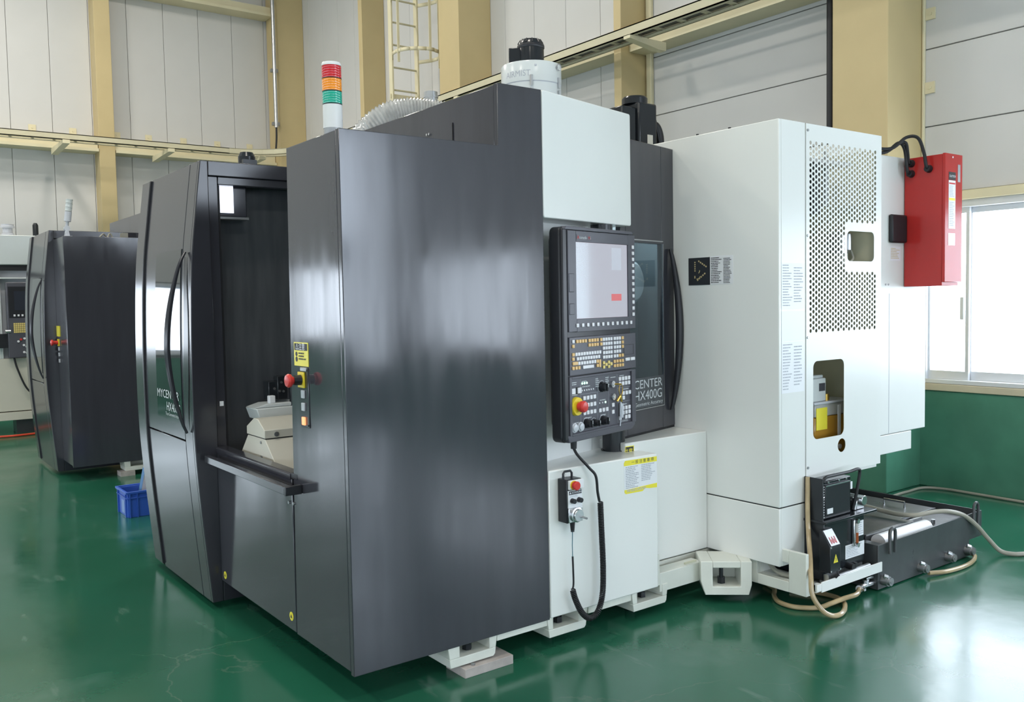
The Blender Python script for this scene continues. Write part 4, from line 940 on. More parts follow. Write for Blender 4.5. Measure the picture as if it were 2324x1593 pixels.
build('button_ring', MB().cyl((1.078,-0.078,0.760),(1.078,-0.082,0.760),0.021,n=22), 'yellow', hb)
lgp2 = build('name_plate', MB().box(1.054,1.129,-0.0726,-0.072,0.716,0.733), 'ink', hw); build('lettering', text_mb('▲ KITAMURA', 0.0125, (1.056,-0.0732,0.7205), (1,0,0), (0,0,1), sx=0.92), 'sticker_white', lgp2)
for s in (1.072, 1.112): build('selector_knob', MB().cyl((s,-0.072,0.688),(s,-0.092,0.688),0.0125,0.011,n=18), 'black_plastic', hw)
build('print', print_lines(MB(), (1.057,-0.0724,0.713), (1,0,0), (0,0,1), 0.07, 0.010, 2, 0.4, 51), 'ink_pale', hw)
whl = build('handwheel', MB().lathe((1.093,0,0.622), [(0.034,-0.074),(0.034,-0.084),(0.028,-0.086),(0.028,-0.094),(0.026,-0.097)], 30, 'y'), 'steel', hw)
build('crank_pin', MB().cyl((1.110,-0.097,0.612),(1.114,-0.125,0.610),0.005,n=10), 'dull_steel', whl)
g = MB().cyl((1.098,-0.04,0.586),(1.099,-0.04,0.545),0.012,0.009,n=12)
for i in range(7): g.cyl((1.099,-0.04,0.578-i*0.0065),(1.099,-0.04,0.575-i*0.0065),0.0125-i*0.0006,n=12)
build('strain_relief', g, 'black_rubber', hw)
cc = thing('coiled_cable', 'black coiled cable looping from control panel down to jog pendant', 'cable', (1.2, -0.05, 0.1))
build('lead', MB().tube(spline([(1.165,0.02,0.906),(1.172,0.0,0.875),(1.215,-0.03,0.815),(1.242,-0.045,0.775),(1.252,-0.045,0.70),(1.262,-0.045,0.655)], 8), 0.0066, 8), 'black_rubber', cc)
path = spline([(1.268,-0.045,0.648),(1.274,-0.045,0.50),(1.280,-0.045,0.34),(1.274,-0.045,0.21),(1.240,-0.05,0.135),(1.190,-0.05,0.113),(1.140,-0.05,0.150),(1.105,-0.045,0.22),(1.094,-0.04,0.265)], 40)
L_ = [0.0]
for a, b in zip(path, path[1:]): L_.append(L_[-1]+(b-a).length)
tot = L_[-1]; hel = []; k_ = 0; steps = int(tot/0.0079)*10
for i in range(steps+1):
    d_ = tot*i/steps
    while k_ < len(L_)-2 and L_[k_+1] < d_: k_ += 1
    t = (d_-L_[k_])/max(1e-9, L_[k_+1]-L_[k_]); p = path[k_].lerp(path[k_+1], t); dr_ = (path[k_+1]-path[k_]).normalized()
    a_ = Vector((0,1,0)); a_ = (a_-dr_*a_.dot(dr_)).normalized(); b_ = dr_.cross(a_); ph = 2*PI*i/10
    hel.append(p + a_*(0.0115*math.cos(ph)) + b_*(0.0115*math.sin(ph)))
build('coil', MB().tube(hel, 0.0036, 5), 'black_rubber', cc, ang=80)
build('lead', MB().tube(spline([(1.094,-0.04,0.268),(1.1,-0.04,0.30),(1.097,-0.04,0.42)], 6), 0.0045, 8), 'black_rubber', cc)
build('lead_core', MB().tube([(1.097,-0.04,0.42),(1.096,-0.04,0.47),(1.099,-0.04,0.546)], 0.0022, 6), mat('lead_teal', (0.05,0.16,0.20), 0.4), cc)

# ------------------------------------------------------------------ mist collector on the machine roof
mx_, my_ = 1.425, 0.62
def mbuild(name, mb, m_, parent=None, **k):
    mb.v = [Vector((mx_+(v.x-mx_)*0.80, my_+(v.y-my_)*0.80, v.z)) for v in mb.v]
    return build(name, mb, m_, parent, **k)
ms = thing('mist_collector', 'pale grey drum shaped mist collector with black motor on machine roof', 'mist collector', (mx_, my_, 2.53))
mbuild('lower_drum', MB().lathe((mx_,my_,2.531), [(0.196,0),(0.196,0.185)], 48), 'drum_grey', ms)
mbuild('upper_drum', MB().lathe((mx_,my_,2.719), [(0.198,0),(0.198,0.096),(0.193,0.102),(0.17,0.104)], 48), 'drum_grey', ms)
mbuild('drum_seam', MB().lathe((mx_,my_,2.714), [(0.1965,0),(0.1965,0.007)], 48), 'ink_pale', ms)
mt = mbuild('motor', MB().lathe((mx_,my_,2.824), [(0.086,0),(0.086,0.106),(0.083,0.116),(0.066,0.136),(0.045,0.140)], 30), 'black_enamel', ms)
for a in range(0,360,30):
    ca, sa = math.cos(math.radians(a)), math.sin(math.radians(a))
    mbuild('cowl_fin', MB().tube([(mx_+0.085*ca,my_+0.085*sa,2.938),(mx_+0.078*ca,my_+0.078*sa,2.947),(mx_+0.067*ca,my_+0.067*sa,2.960)], 0.004, 5), 'black_plastic', mt)
mbuild('cowl_band', MB().lathe((mx_,my_,2.915), [(0.088,0),(0.090,0.004),(0.090,0.014),(0.088,0.018)], 30), 'black_plastic', mt)
tbx = MB(); tbx.T = Matrix.Translation((mx_, my_, 0)) @ Matrix.Rotation(math.radians(143), 4, 'Z'); tbx.box(0.06, 0.145, -0.045, 0.045, 2.824, 2.915)
mbuild('terminal_box', tbx, 'black_enamel', ms, bevel=0.004)
for a in (232, 292):
    ca, sa = math.cos(math.radians(a)), math.sin(math.radians(a)); 
    mbuild('toggle_latch', MB().cyl((mx_+0.205*ca,my_+0.205*sa,2.69),(mx_+0.205*ca,my_+0.205*sa,2.745),0.010,n=4).cyl((mx_+0.207*ca,my_+0.207*sa,2.645),(mx_+0.207*ca,my_+0.207*sa,2.68),0.009,n=4), 'steel', ms)
a = math.radians(-12); ca, sa = math.cos(a), math.sin(a)
mbuild('toggle_latch', MB().cyl((mx_+0.207*ca,my_+0.207*sa,2.645),(mx_+0.207*ca,my_+0.207*sa,2.745),0.012,n=6), 'steel', ms)
a = math.radians(-72); c0 = Vector((mx_+0.205*math.cos(a), my_+0.205*math.sin(a), 2.795))
mbuild('lifting_eye', MB().tube([c0+Vector((0.012*math.cos(t*PI/8)+0.004, -0.008-0.006*math.cos(t*PI/8), 0.016*math.sin(t*PI/8))) for t in range(16)], 0.0032, 6, closed=True).cyl(c0+Vector((-0.012,0.02,0)), c0+Vector((-0.006,-0.004,0)), 0.006, n=8), 'dull_steel', ms)
# curved embossed lettering on the drum
def wrap(txt, size, a0, z, R, sx=1.0):
    mb = text_mb(txt, size, (0,0,0), (1,0,0), (0,0,1), 'LEFT', sx)
    mb.v = [Vector((mx_+R*math.cos(a0+p.x/R), my_+R*math.sin(a0+p.x/R), z+p.z)) for p in mb.v]; return mb
mbuild('lettering', wrap('AIRMIST', 0.044, math.radians(178), 2.742, 0.1985, 1.15), 'ink_pale', ms)
mbuild('drum_rivet', MB().lathe((mx_+0.198*math.cos(math.radians(240)),my_+0.198*math.sin(math.radians(240)),2.795), [(0.007,-0.004),(0.007,0.004)], 10), 'lens_grey', ms)
# ------------------------------------------------------------------ pallet fixture in the loading bay
pf_ = thing('pallet_fixture', 'cream hooded pallet fixture with black clamp block inside the loading bay', 'fixture', (0.35, 1.15, 0.80))
build('hood', MB().prism([(1.05,0.952),(1.29,0.952),(1.29,0.992),(1.19,1.040),(1.135,1.040),(1.05,0.992)], 'x', 0.076, 0.62), 'cream_paint', pf_, bevel=0.003)
build('hood_gap', MB().box(0.082, 0.62, 1.056, 1.284, 0.946, 0.953), 'black_rubber', pf_)
build('skirt', MB().prism([(0.885,0.801),(1.435,0.801),(1.285,0.947),(1.055,0.947)], 'x', 0.079, 0.66), 'cream_paint', pf_, bevel=0.003)
build('hood_bolt', MB().cyl((0.135,1.050,0.970),(0.135,1.042,0.970),0.012,n=14).cyl((0.135,1.044,0.970),(0.135,1.040,0.970),0.006,n=6), 'dull_steel', pf_)
for sy, sz in ((1.105,0.928),(1.10,0.858)): build('skirt_screw', MB().cyl((0.074,sy,sz),(0.08,sy,sz),0.007,n=8), 'dull_steel', pf_)
build('rear_arm', MB().prism([(0.15,1.065),(0.17,1.005),(0.62,1.005),(0.62,1.065)], 'y', 1.34, 1.50).prism([(0.15,1.066),(0.62,1.066),(0.62,1.085),(0.22,1.085)], 'y', 1.37, 1.50), 'drum_grey', pf_, bevel=0.004)
build('stop_block', MB().box(0.235,0.268,1.375,1.41,1.085,1.125), 'sticker_white', pf_, bevel=0.004)
cbk = build('clamp_block', MB().box(0.250,0.335,1.42,1.50,1.10,1.195).box(0.292,0.345,1.40,1.46,1.10,1.222), 'black_enamel', pf_, bevel=0.003)
for bx2, bz in ((0.272,1.16),(0.300,1.145),(0.322,1.142),(0.312,1.19)): build('socket_bolt', MB().cyl((bx2,1.399,bz),(bx2,1.393,bz),0.0065,n=10), 'steel', cbk)
build('clamp_stem', MB().cyl((0.37,1.38,1.0),(0.37,1.38,1.21),0.022,n=16).cyl((0.37,1.38,1.03),(0.37,1.38,1.05),0.045,n=18), 'black_enamel', pf_)

# ------------------------------------------------------------------ lubrication unit seen through the cabinet window
lu = thing('lubrication_unit', 'grey oil pump on a clear tank of amber oil behind cabinet window', 'pump', (2.79, -0.22, 0.66))
build('oil', MB().box(2.645,2.935,-0.255,-0.15,0.70,0.935), 'oil', lu, bevel=0.008)
build('tank_wall', MB().box(2.643,2.937,-0.257,-0.148,0.9355,1.005), 'milky', lu, bevel=0.006)
build('tank_lid', MB().box(2.625,2.975,-0.268,-0.138,1.005,1.018), 'lens_grey', lu, bevel=0.003)
build('stand', MB().box(2.64,2.94,-0.25,-0.15,0.66,0.70), 'inner_beige', lu)
pm = build('pump_body', MB().box(2.64,2.765,-0.245,-0.15,1.018,1.145), 'drum_grey', lu, bevel=0.006)
build('pump_cap', MB().box(2.66,2.752,-0.235,-0.16,1.145,1.162), 'drum_grey', pm, bevel=0.004); build('pump_label', MB().box(2.70,2.755,-0.2458,-0.2448,1.075,1.118), 'ink', pm)
build('filler_cap', MB().cyl((2.80,-0.22,1.018),(2.80,-0.22,1.052),0.018,n=16), 'brass', lu)
build('yellow_tag', MB().box(2.655,2.755,-0.2592,-0.2577,0.865,0.985), 'sticker_yellow', lu)
build('level_gauge', MB().box(2.855,2.882,-0.261,-0.256,0.80,0.99), 'sticker_white', lu, bevel=0.002)
build('drain_plug', MB().cyl((2.875,-0.255,0.755),(2.875,-0.262,0.755),0.014,n=14), 'sticker_white', lu)

# ------------------------------------------------------------------ hydraulic unit on the drip tray
def hbuild(name, mb, m_, parent=None, **k):
    mb.v = [Vector((2.425+(v.x-2.572)*0.942, v.y-0.095, 0.163+(v.z-0.115)*0.975)) for v in mb.v]
    return build(name, mb, m_, parent, **k)
hu = thing('hydraulic_unit', 'black hydraulic power unit with sight glass on the white drip tray', 'hydraulic unit', (2.61, -0.3, 0.112))
hbuild('oil_tank', MB().box(2.58,2.97,-0.36,-0.02,0.115,0.385), 'black_enamel', hu, bevel=0.005)
hbuild('side_plate', MB().box(2.572,2.58,-0.36,0.05,0.085,0.625), 'black_enamel', hu, bevel=0.002)
hbuild('skid', MB().box(2.59,2.96,-0.355,-0.33,0.063,0.1148).box(2.59,2.96,-0.06,-0.03,0.063,0.1148), 'dull_steel', hu)
hbuild('top_plate', MB().box(2.565,3.058,-0.385,0.0,0.386,0.400), 'black_enamel', hu, bevel=0.003)
cl = hbuild('oil_cooler', MB().box(2.585,2.86,-0.345,-0.10,0.402,0.605), 'black_enamel', hu, bevel=0.005)
hbuild('cooler_face', MB().box(2.605,2.84,-0.353,-0.345,0.42,0.585), 'black_plastic', cl, bevel=0.004)
hbuild('face_edge', MB().box(2.607,2.84,-0.357,-0.352,0.578,0.584), 'steel', cl)
for i in range(13): hbuild('fin', MB().cyl((2.592,-0.349,0.412+i*0.0135),(2.598,-0.349,0.418+i*0.0135),0.0045,n=6), 'steel', cl)
hbuild('white_tag', MB().box(2.622,2.675,-0.3545,-0.353,0.430,0.458), 'sticker_white', cl); hbuild('white_tag', MB().box(2.845,2.862,-0.3535,-0.350,0.535,0.575), 'sticker_white', cl)
for bx2 in (2.64,2.74,2.81): hbuild('bolt', MB().cyl((bx2,-0.352,0.596),(bx2,-0.346,0.596),0.006,n=8), 'steel', cl)
hbuild('pressure_hose', MB().tube(spline([(2.60,-0.345,0.60),(2.62,-0.345,0.625),(2.70,-0.345,0.628),(2.84,-0.345,0.628),(2.935,-0.345,0.632),(2.955,-0.34,0.60),(2.925,-0.34,0.50),(2.905,-0.33,0.41)], 8), 0.009, 8), 'black_rubber', hu)
pv = hbuild('pressure_valve', MB().box(2.945,3.02,-0.33,-0.25,0.401,0.45).cyl((2.99,-0.35,0.45),(2.99,-0.21,0.45),0.028,n=18).cyl((2.935,-0.32,0.401),(2.935,-0.32,0.47),0.012,n=12), 'steel', hu, bevel=0.003)
tb = hbuild('terminal_box', MB().prism([(-0.36,0.145),(-0.425,0.145),(-0.425,0.285),(-0.375,0.362),(-0.36,0.362)], 'x', 2.537, 2.632), 'black_enamel', hu, bevel=0.003)
hbuild('label_plate', MB().add([(2.544,-0.4262,0.288),(2.625,-0.4262,0.288),(2.625,-0.3785,0.360),(2.544,-0.3785,0.360)], [(0,1,2,3)]), 'lens_grey', tb)
g = MB(); 
for i in range(5): g.add([(2.557+i*0.011,-0.4225-0.004*0,0.297+0.004*(i%2)),(2.563+i*0.011,-0.4225,0.297+0.004*(i%2)),(2.565+i*0.011,-0.402,0.328-0.006*(i%2)),(2.559+i*0.011,-0.402,0.328-0.006*(i%2))], [(0,1,2,3)])
hbuild('plate_print', g, 'ink_red', tb)
hbuild('warning_triangle', MB().prism([(2.567,0.195),(2.607,0.195),(2.587,0.240)], 'y', -0.4262, -0.425), 'sticker_yellow', tb)
hbuild('bolt_mark', MB().prism([(2.584,0.202),(2.588,0.202),(2.592,0.216),(2.588,0.216),(2.589,0.228),(2.583,0.214),(2.587,0.214)], 'y', -0.4268, -0.4262), 'ink', tb)
for sx_, sz_ in ((2.542,0.280),(2.627,0.155),(2.542,0.155)): hbuild('screw', MB().cyl((sx_,-0.429,sz_),(sx_,-0.425,sz_),0.005,n=8), 'steel', tb)
sgl = hbuild('sight_glass', MB().box(2.842,2.874,-0.378,-0.360,0.225,0.370), 'steel', hu, bevel=0.004)
hbuild('glass_tube', MB().cyl((2.858,-0.380,0.245),(2.858,-0.380,0.35),0.010,n=12), 'milky', sgl); hbuild('oil_column', MB().cyl((2.858,-0.382,0.245),(2.858,-0.382,0.300),0.0095,n=12), mat('oil_red', (0.32,0.07,0.01), 0.2), sgl)
for gz in (0.232,0.362): hbuild('gauge_bolt', MB().cyl((2.862,-0.378,gz),(2.862,-0.392,gz),0.013,n=14), 'steel', sgl)
for a,b,c,d_,rr_,sd_ in ((2.895,2.958,0.268,0.350,6,61),(2.782,2.966,0.160,0.235,7,62)):
    s5 = hbuild('instruction_plate', MB().box(a,b,-0.3625,-0.36,c,d_), 'sticker_white', hu)
    g = MB(); print_lines(g, (a+0.008,-0.363,d_-0.006), (1,0,0), (0,0,1), (b-a)*0.85, d_-c-0.012, rr_, 0.35, sd_); hbuild('plate_print', g, 'ink_pale', s5)
hbuild('drain_cock', MB().cyl((2.80,-0.36,0.125),(2.80,-0.40,0.125),0.018,n=14).box(2.815,2.835,-0.40,-0.385,0.12,0.145), 'black_rubber', hu)
hbuild('gutter_bar', MB().cyl((2.66,-0.395,0.098),(2.955,-0.395,0.105),0.014,n=12), 'dull_steel', hu)
tag(build('wire_lead', MB().tube(spline([(2.46,-0.515,0.19),(2.462,-0.518,0.17),(2.452,-0.495,0.14),(2.42,-0.485,0.118),(2.36,-0.47,0.117),(2.32,-0.44,0.13)], 6), 0.004, 6), 'black_rubber'), 'thin black wire hanging from terminal box onto drip tray', 'cable')
tag(build('suction_hose', MB().tube(spline([(2.43,-0.47,0.165),(2.41,-0.485,0.135),(2.37,-0.475,0.127),(2.33,-0.44,0.135),(2.30,-0.38,0.16),(2.275,-0.30,0.17),(2.28,-0.24,0.20),(2.30,-0.21,0.24),(2.34,-0.20,0.28)], 8), 0.012, 10), 'hose_grey'), 'grey hose curling across the drip tray behind the bracket', 'hose')

# ------------------------------------------------------------------ coolant tank
def tbuild(name, mb, m_, parent=None, **k):
    mb.v = [Vector((2.855+(v.x-2.81)*1.009, v.y+0.027, max(0.0, v.z-0.014))) for v in mb.v]
    return build(name, mb, m_, parent, **k)
ct = thing('coolant_tank', 'low dark grey coolant tank on the floor with lids and lifting rings', 'tank', (3.43, -0.1, 0.0))
TX0, TX1, TY0, TY1 = 2.81, 3.945, -0.53, 0.62
m = MB().prism([(TX0,0.02),(3.795,0.02),(3.795,0.118),(TX1,0.118),(TX1,0.276),(TX0,0.262)], 'y', TY0, TY0+0.008)
tbuild('front_wall', m, 'tank_paint', ct, bevel=0.002)
tbuild('side_wall', MB().box(TX0, TX0+0.008, TY0+0.008, TY1, 0.02, 0.262), 'tank_paint', ct)
tbuild('end_wall', MB().box(TX1-0.008, TX1, TY0+0.008, TY1, 0.118, 0.276).box(3.79, 3.798, TY0+0.008, TY1, 0.02, 0.118), 'tank_paint', ct)
tbuild('bottom', MB().box(TX0+0.008, 3.79, TY0+0.008, TY1, 0.02, 0.03).box(3.798, TX1-0.008, TY0+0.008, TY1, 0.118, 0.126), 'tank_paint', ct)
tbuild('top_deck', MB().box(TX0+0.008, TX1-0.008, -0.30, TY1, 0.222, 0.232).box(3.48, TX1-0.008, TY0+0.008, -0.30, 0.222, 0.232).box(TX0+0.008, 2.92, TY0+0.008, -0.30, 0.236, 0.246), 'tank_paint', ct)
tbuild('coolant', MB().box(2.93, 3.47, TY0+0.01, -0.305, 0.19, 0.20), 'black_rubber', ct)
tbuild('filter_tube', MB().cyl((2.96,-0.44,0.235),(3.46,-0.44,0.235),0.045,n=20), 'sticker_white', ct)
l1 = tbuild('lid', MB().box(2.93,3.42,-0.373,0.0,0.262,0.270).box(2.93,3.42,-0.382,-0.3735,0.232,0.27), 'tank_paint', ct, bevel=0.002); tbuild('lid_edge', MB().box(2.93,3.42,-0.386,-0.3825,0.262,0.2705), 'steel', l1)
l2 = tbuild('lid', MB().box(3.45,3.89,-0.265,0.28,0.238,0.252), 'tank_paint', ct, bevel=0.002); tbuild('lid_edge', MB().box(3.452,3.89,-0.269,-0.2655,0.238,0.2525), 'steel', l2)
tbuild('lid_handle', MB().tube([(3.76,-0.137,0.25),(3.76,-0.137,0.285),(3.76,0.003,0.285),(3.76,0.003,0.25)], 0.007, 8), 'steel', l2)
tbuild('lid_knob', MB().cyl((3.58,-0.42,0.232),(3.58,-0.42,0.258),0.012,n=12), 'steel', ct)
tbuild('deck_bracket', MB().box(3.44,3.62,-0.33,-0.315,0.232,0.25), 'dull_steel', ct)
for rx in (2.925, 3.842):
    pts = [(rx-0.026,-0.545,0.205),(rx-0.026,-0.545,0.315)] + [(rx-0.026*math.cos(math.radians(a)),-0.545,0.315+0.026*math.sin(math.radians(a))) for a in range(30,180,30)] + [(rx+0.026,-0.545,0.315),(rx+0.026,-0.545,0.205)]
    tbuild('lifting_ring', MB().tube(pts, 0.009, 10), 'tank_paint', ct)
for px_, pz in ((2.859,0.066),(3.231,0.063),(3.532,0.066),(3.755,0.066)):
    tbuild('drain_plug', MB().cyl((px_,-0.53,pz),(px_,-0.565,pz),0.028,n=20).cyl((px_,-0.565,pz),(px_,-0.58,pz),0.022,n=20).cyl((px_,-0.58,pz),(px_,-0.582,pz),0.011,n=6), 'dull_steel', ct)
    tbuild('plug_boss', MB().cyl((px_-0.02,-0.545,pz+0.03),(px_-0.005,-0.56,pz+0.022),0.012,n=10), 'steel', ct)
tbuild('pump_flange', MB().box(2.82,2.88,-0.40,-0.30,0.262,0.30), 'tank_paint', ct)
lv = tbuild('drain_valve', MB().cyl((2.70,-0.50,0.055),(2.81,-0.50,0.055),0.016,n=14).cyl((2.74,-0.50,0.055),(2.74,-0.50,0.085),0.018,n=14), 'steel', ct)
tbuild('valve_lever', MB().box(2.735,2.80,-0.512,-0.504,0.085,0.097), 'steel', lv, bevel=0.002)

# hoses on the floor
tag(build('drain_hose', MB().tube(spline([(2.425,-0.366,0.66),(2.41,-0.375,0.50),(2.395,-0.39,0.38),(2.31,-0.46,0.27),(2.24,-0.512,0.20),(2.222,-0.535,0.12),(2.25,-0.57,0.05),(2.30,-0.592,0.018),(2.36,-0.600,0.015),(2.45,-0.565,0.015),(2.53,-0.505,0.015),(2.565,-0.43,0.015),(2.55,-0.33,0.015),(2.5,-0.2,0.015)], 10), 0.0125, 10), 'hose_clear'), 'amber hose looping over the floor and up past bracket end', 'hose', 'amber hoses under the cabinet')
tag(build('drain_hose', MB().tube(spline([(2.745,-0.473,0.041),(2.68,-0.50,0.046),(2.60,-0.535,0.046),(2.50,-0.527,0.044),(2.42,-0.505,0.03),(2.352,-0.475,0.015),(2.275,-0.395,0.015),(2.275,-0.30,0.015),(2.335,-0.222,0.015),(2.43,-0.15,0.015),(2.48,-0.05,0.015)], 10), 0.0125, 10), 'hose_clear'), 'amber hose lying in a wide loop from the tank valve', 'hose', 'amber hoses under the cabinet')
tag(build('drain_hose', MB().tube(spline([(3.30,-0.545,0.02),(3.42,-0.585,0.015),(3.58,-0.60,0.015),(3.72,-0.585,0.015),(3.83,-0.545,0.02),(3.84,-0.50,0.025),(3.82,-0.45,0.03)], 8), 0.0125, 10), 'hose_clear'), 'amber hose curving on the floor along the tank front', 'hose')
tag(build('hose_clamp', MB().cyl((2.69,-0.495,0.0455),(2.712,-0.487,0.044),0.019,n=14).box(2.694,2.71,-0.522,-0.508,0.038,0.05), 'steel'), 'small steel clamp on the amber hose at the tank valve', 'clamp')
tag(build('supply_hose', MB().tube(spline([(2.99,0.30,0.36),(3.22,0.12,0.34),(3.40,0.0,0.31),(3.440,-0.09,0.295),(3.446,-0.18,0.287),(3.445,-0.28,0.285),(3.48,-0.37,0.290),(3.60,-0.42,0.300),(3.69,-0.465,0.295),(3.79,-0.50,0.26),(3.883,-0.53,0.19),(3.96,-0.565,0.10),(4.01,-0.61,0.03),(4.05,-0.665,0.0145),(4.12,-0.715,0.0145),(4.5,-0.92,0.0145),(5.2,-1.4,0.0145)], 10), 0.0135, 10), 'hose_grey'), 'thick grey hose running over the tank and across the floor', 'hose')
tag(build('floor_cable', MB().tube(spline([(4.7,0.62,0.01),(5.06,0.66,0.01),(5.24,0.665,0.01),(5.45,0.655,0.012),(5.53,0.52,0.012),(5.53,0.3,0.012),(5.515,-0.1,0.012),(5.51,-1.0,0.012)], 8), 0.011, 8), 'hose_grey'), 'dark cable lying along the foot of green wall', 'cable')

# block under the near foot
lk = thing('levelling_block', 'grey steel levelling block on the floor under the nearest foot', 'block', (0.62, 0.02, 0))
build('pad', MB().box(0.505, 0.76, -0.022, 0.13, 0.0, 0.04), 'wood_pad', lk, bevel=0.002)
build('pad_bolt', MB().cyl((0.56,0.0,0.04),(0.56,0.0,0.046),0.01,n=8), 'dull_steel', lk)

# ------------------------------------------------------------------ blue crate with a carton
cr = thing('plastic_crate', 'blue plastic crate on the floor left of the bowed door', 'crate', (0.33, 4.2, 0))
x0_, x1_, y0_, y1_ = 0.13, 0.52, 4.03, 4.33
m = MB().box(x0_,x1_,y0_,y0_+0.008,0,0.19).box(x0_,x1_,y1_-0.008,y1_,0,0.19).box(x0_,x0_+0.008,y0_+0.008,y1_-0.008,0,0.19).box(x1_-0.008,x1_,y0_+0.008,y1_-0.008,0,0.19).box(x0_+0.008,x1_-0.008,y0_+0.008,y1_-0.008,0,0.01)
build('tub', m, 'crate_blue', cr, bevel=0.002)
g = MB()
for z0,z1,o_ in ((0.183,0.20,0.016),(0.145,0.153,0.010)): g.box(x0_-o_,x1_+o_,y0_-o_,y0_+0.001,z0,z1).box(x0_-o_,x1_+o_,y1_-0.001,y1_+o_,z0,z1).box(x0_-o_,x0_+0.001,y0_,y1_,z0,z1).box(x1_-0.001,x1_+o_,y0_,y1_,z0,z1)
build('rim', g, 'crate_blue', cr, bevel=0.002)
g = MB()
for xx_ in (0.145,0.20,0.45,0.505): g.box(xx_-0.004,xx_+0.004,y0_-0.012,y0_+0.001,0.0,0.184)
for yy_ in (4.06,4.30): g.box(x0_-0.012,x0_+0.001,yy_-0.004,yy_+0.004,0.0,0.184)
build('rib', g, 'crate_blue', cr)
build('card_pocket', MB().box(x0_-0.004,x0_,4.12,4.20,0.02,0.12), mat('pocket_blue', (0.16,0.28,0.62), 0.3), cr)
ca_ = thing('paper_carton', 'slim blue and white carton leaning in the blue crate', 'carton', (0.33, 4.18, 0.02))
m = MB(); m.T = Matrix.Translation((0.235,4.16,0.03)) @ Matrix.Rotation(math.radians(12), 4, 'Y')
m.box(0.0,0.14,0.0,0.07,0.0,0.32); build('carton_box', m, 'carton_white', ca_, bevel=0.002)
m = MB(); m.T = Matrix.Translation((0.235,4.16,0.03)) @ Matrix.Rotation(math.radians(12), 4, 'Y'); m.box(-0.002,0.0,0.0,0.07,0.0,0.32); build('carton_side', m, 'carton_blue', ca_)
m = MB(); m.T = Matrix.Translation((0.235,4.16,0.03)) @ Matrix.Rotation(math.radians(12), 4, 'Y'); m.add([(0.07,-0.001,0.22),(0.12,-0.001,0.22),(0.12,-0.001,0.29)], [(0,1,2)]).add([(0.05,-0.001,0.24),(0.06,-0.001,0.22),(0.10,-0.001,0.29),(0.09,-0.001,0.29)], [(0,1,2,3)]); build('carton_print', m, 'carton_blue', ca_)

# ------------------------------------------------------------------ second machine of the same make
m2 = thing('machining_center', 'second charcoal machining centre standing behind, at the left', 'machine', (0.095, 5.845, 0))
T2 = Vector((0.095, 5.845, 0.0)); made = {}
DB = Vector((0, -1.058, 0))      # its loading bay is shorter: the bowed front stands closer to the side sheet
BOW = ('enclosure_side', 'corner_trim', 'front_door', 'lower_skin', 'door_gap', 'door_bead', 'end_panel', 'window_pane', 'handle', 'handle_plate', 'roof', 'far_side')
KEEP = BOW + ('side_panel', 'top_cover', 'bed', 'foot', 'top_edge')
for o in TWIN:
    kind_ = o.name.split('.')[0]
    if kind_ not in KEEP: continue
    p = o.parent
    c = o.copy(); col.objects.link(c); made[o.name] = c
    if p is mc:
        c.parent = m2
        if kind_ in BOW: c.location = Vector(o.location) + DB
    else: c.parent = made[p.name]
    WM[c.name] = Matrix.Translation(T2 + (DB if kind_ in BOW else Vector())) @ wm(o)
def p2(name, mb, m_, parent=None, **k):
    mb.v = [v + T2 for v in mb.v]; return build(name, mb, m_, parent or m2, **k)
bm = p2('signal_beacon', MB().box(0.03,0.10,0.10,0.20,2.265,2.275).prism([(0.045,2.275),(0.085,2.275),(0.075,2.325),(0.055,2.325)], 'y', 0.12, 0.18), 'lens_grey')
p2('beacon_joint', MB().cyl((0.065,0.13,2.345),(0.065,0.17,2.345),0.026,n=16).cyl((0.065,0.15,2.345),(0.073,0.15,2.41),0.014,n=12), 'lens_grey', bm)
p2('beacon_body', MB().cyl((0.073,0.15,2.41),(0.085,0.15,2.50),0.030,n=18), 'lens_grey', bm)
for i in range(3): p2('beacon_lens', MB().cyl((0.0855+0.0045*i,0.15,2.505+0.037*i),(0.0895+0.0045*i,0.15,2.535+0.037*i),0.029,n=18).cyl((0.0895+0.0045*i,0.15,2.535+0.037*i),(0.0898+0.0045*i,0.15,2.540+0.037*i),0.031,n=18), 'drum_grey', bm)
p2('side_panel_end', MB().box(0.99,1.8,0.0,0.03,0.14,2.52), 'charcoal_sheet')
p2('corner_post', MB().box(0.0,0.03,0.029,0.474,0.150,2.262), 'charcoal_gloss', bevel=0.004)
s2_ = p2('operation_strip', MB().box(-0.004,0.001,0.338,0.425,1.085,1.335), 'charcoal_gloss')
p2('warning_sticker', MB().box(-0.006,0.0,0.335,0.478,1.342,1.442), 'sticker_yellow')
p2('button_plate', MB().box(-0.012,-0.004,0.366,0.428,1.252,1.318), 'yellow', s2_)
p2('emergency_button', MB().lathe((0,0.397,1.285), [(0.016,-0.012),(0.018,-0.050),(0.029,-0.056),(0.029,-0.070),(0.012,-0.077)], 16, 'x'), 'red_plastic', s2_)
for z in (1.225,1.172,1.112): p2('push_switch', MB().box(-0.012,-0.004,0.372,0.400,z-0.017,z+0.017), 'lens_grey', s2_)
p2('roof_cables', MB().tube(spline([(0.35,0.2,2.27),(0.40,0.25,2.31),(0.44,0.28,2.28),(0.47,0.3,2.32),(0.50,0.3,2.27)],6),0.008,6).box(0.55,0.60,0.15,0.25,2.26,2.32), 'hose_grey')
p2('roof_plate', MB().box(0.05,0.745,0.48,1.52,2.26,2.32), 'charcoal_inner')
tag(build('levelling_block', MB().box(0.50, 0.63, 5.84, 5.98, 0.0, 0.045), 'wood_pad'), 'levelling block under the second machine, behind the blue crate', 'block')

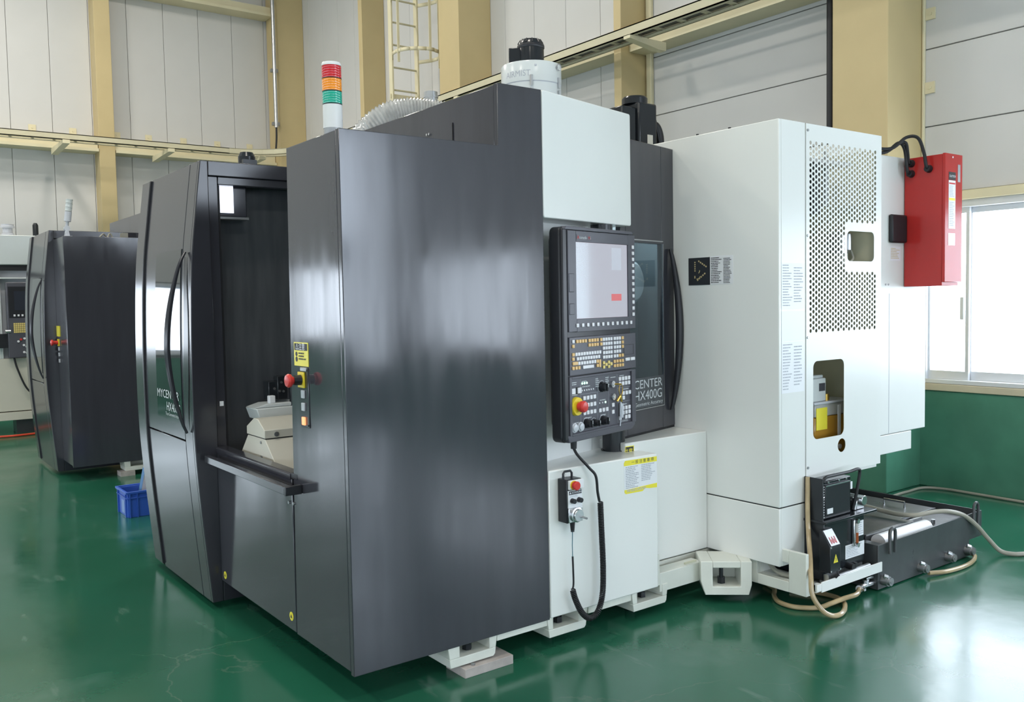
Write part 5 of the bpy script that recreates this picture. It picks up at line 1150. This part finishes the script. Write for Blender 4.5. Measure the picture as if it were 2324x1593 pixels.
# ------------------------------------------------------------------ third machine at the left edge
m3 = thing('white_machine', 'white and grey machine tool at the far left edge of the hall', 'machine', (0.1, 10.4, 0))
build('upper_cover', MB().box(-1.6,0.62,9.9,11.0,2.18,2.56), 'drum_grey', m3, bevel=0.01)
build('dark_band', MB().box(-1.6,0.60,9.93,11.0,2.11,2.18), 'black_rubber', m3)
build('recess_wall', MB().box(-1.6,0.60,10.02,11.0,0.98,2.11), 'lens_grey', m3)
build('recess_frame', MB().box(0.06,0.08,9.9,10.02,0.98,2.02).box(0.08,0.60,9.9,10.02,2.0,2.02).box(-1.6,0.06,9.9,10.02,0.98,2.11), 'drum_grey', m3, bevel=0.004)
lo = build('lower_cover', MB().box(-1.6,0.62,9.9,11.0,0.30,0.98), 'cream_paint', m3, bevel=0.006)
build('base', MB().box(-1.6,0.64,9.88,11.0,0.185,0.29), 'cream_paint', m3, bevel=0.004)
build('foot', MB().box(0.2,0.5,10.0,10.3,0,0.185), 'tank_paint', m3); build('foot', MB().box(-1.3,-1.0,10.0,10.3,0,0.185), 'tank_paint', m3)
build('roof_fan', MB().lathe((0.22,10.1,2.56), [(0.075,0),(0.075,0.03),(0.06,0.04),(0.06,0.10),(0.085,0.105),(0.085,0.125),(0.075,0.13),(0.075,0.15)], 22), 'lens_grey', m3)
build('roof_bottle', MB().lathe((0.53,10.0,2.56), [(0.035,0),(0.035,0.14),(0.02,0.17)], 14), 'black_enamel', m3)
pn3 = build('pendant_panel', MB().box(0.13,0.47,9.80,9.90,0.99,1.955), 'panel_grey', m3, bevel=0.01)
build('pendant_screen', MB().box(0.215,0.405,9.796,9.80,1.60,1.84), 'screen_dark', pn3); build('pendant_bezel', MB().box(0.15,0.45,9.798,9.80,1.50,1.90), 'black_plastic', pn3)
for i in range(5): build('soft_key', MB().box(0.20+i*0.045,0.222+i*0.045,9.792,9.80,1.52,1.545), 'key_white', pn3)
for r in range(5):
    for c in range(11): build('pendant_key', MB().box(0.195+c*0.0225,0.213+c*0.0225,9.793,9.80,1.31+r*0.026,1.331+r*0.026), 'key_yellow', pn3)
for kx,kz,mm in ((0.27,1.225,'red_plastic'),(0.31,1.235,'key_white'),(0.36,1.24,'key_white'),(0.40,1.19,'red_plastic'),(0.24,1.20,'key_white'),(0.30,1.15,'key_white'),(0.33,1.13,'key_white'),(0.30,1.06,'key_white'),(0.33,1.05,'key_white')): build('pendant_button', MB().cyl((kx,9.80,kz),(kx,9.785,kz),0.014,n=10), mm, pn3)
build('pendant_arm', MB().box(-0.2,0.13,9.84,9.90,1.12,1.30), 'black_plastic', m3); build('arm_knob', MB().cyl((0.10,9.80,1.33),(0.16,9.80,1.33),0.02,n=10), 'steel', m3)
build('pendant_cable', MB().tube(spline([(0.19,9.86,0.99),(0.22,9.85,0.85),(0.30,9.84,0.62),(0.38,9.84,0.52),(0.47,9.84,0.50)], 8), 0.012, 8), 'black_rubber', m3)
tag(build('air_hose', MB().tube(spline([(-1.5,9.75,0.016),(-0.3,9.7,0.016),(0.1,9.62,0.016),(0.4,9.66,0.016),(0.9,9.7,0.016)], 8), 0.014, 8), 'cable_red'), 'orange-red air hose on the floor before the far white machine', 'hose')
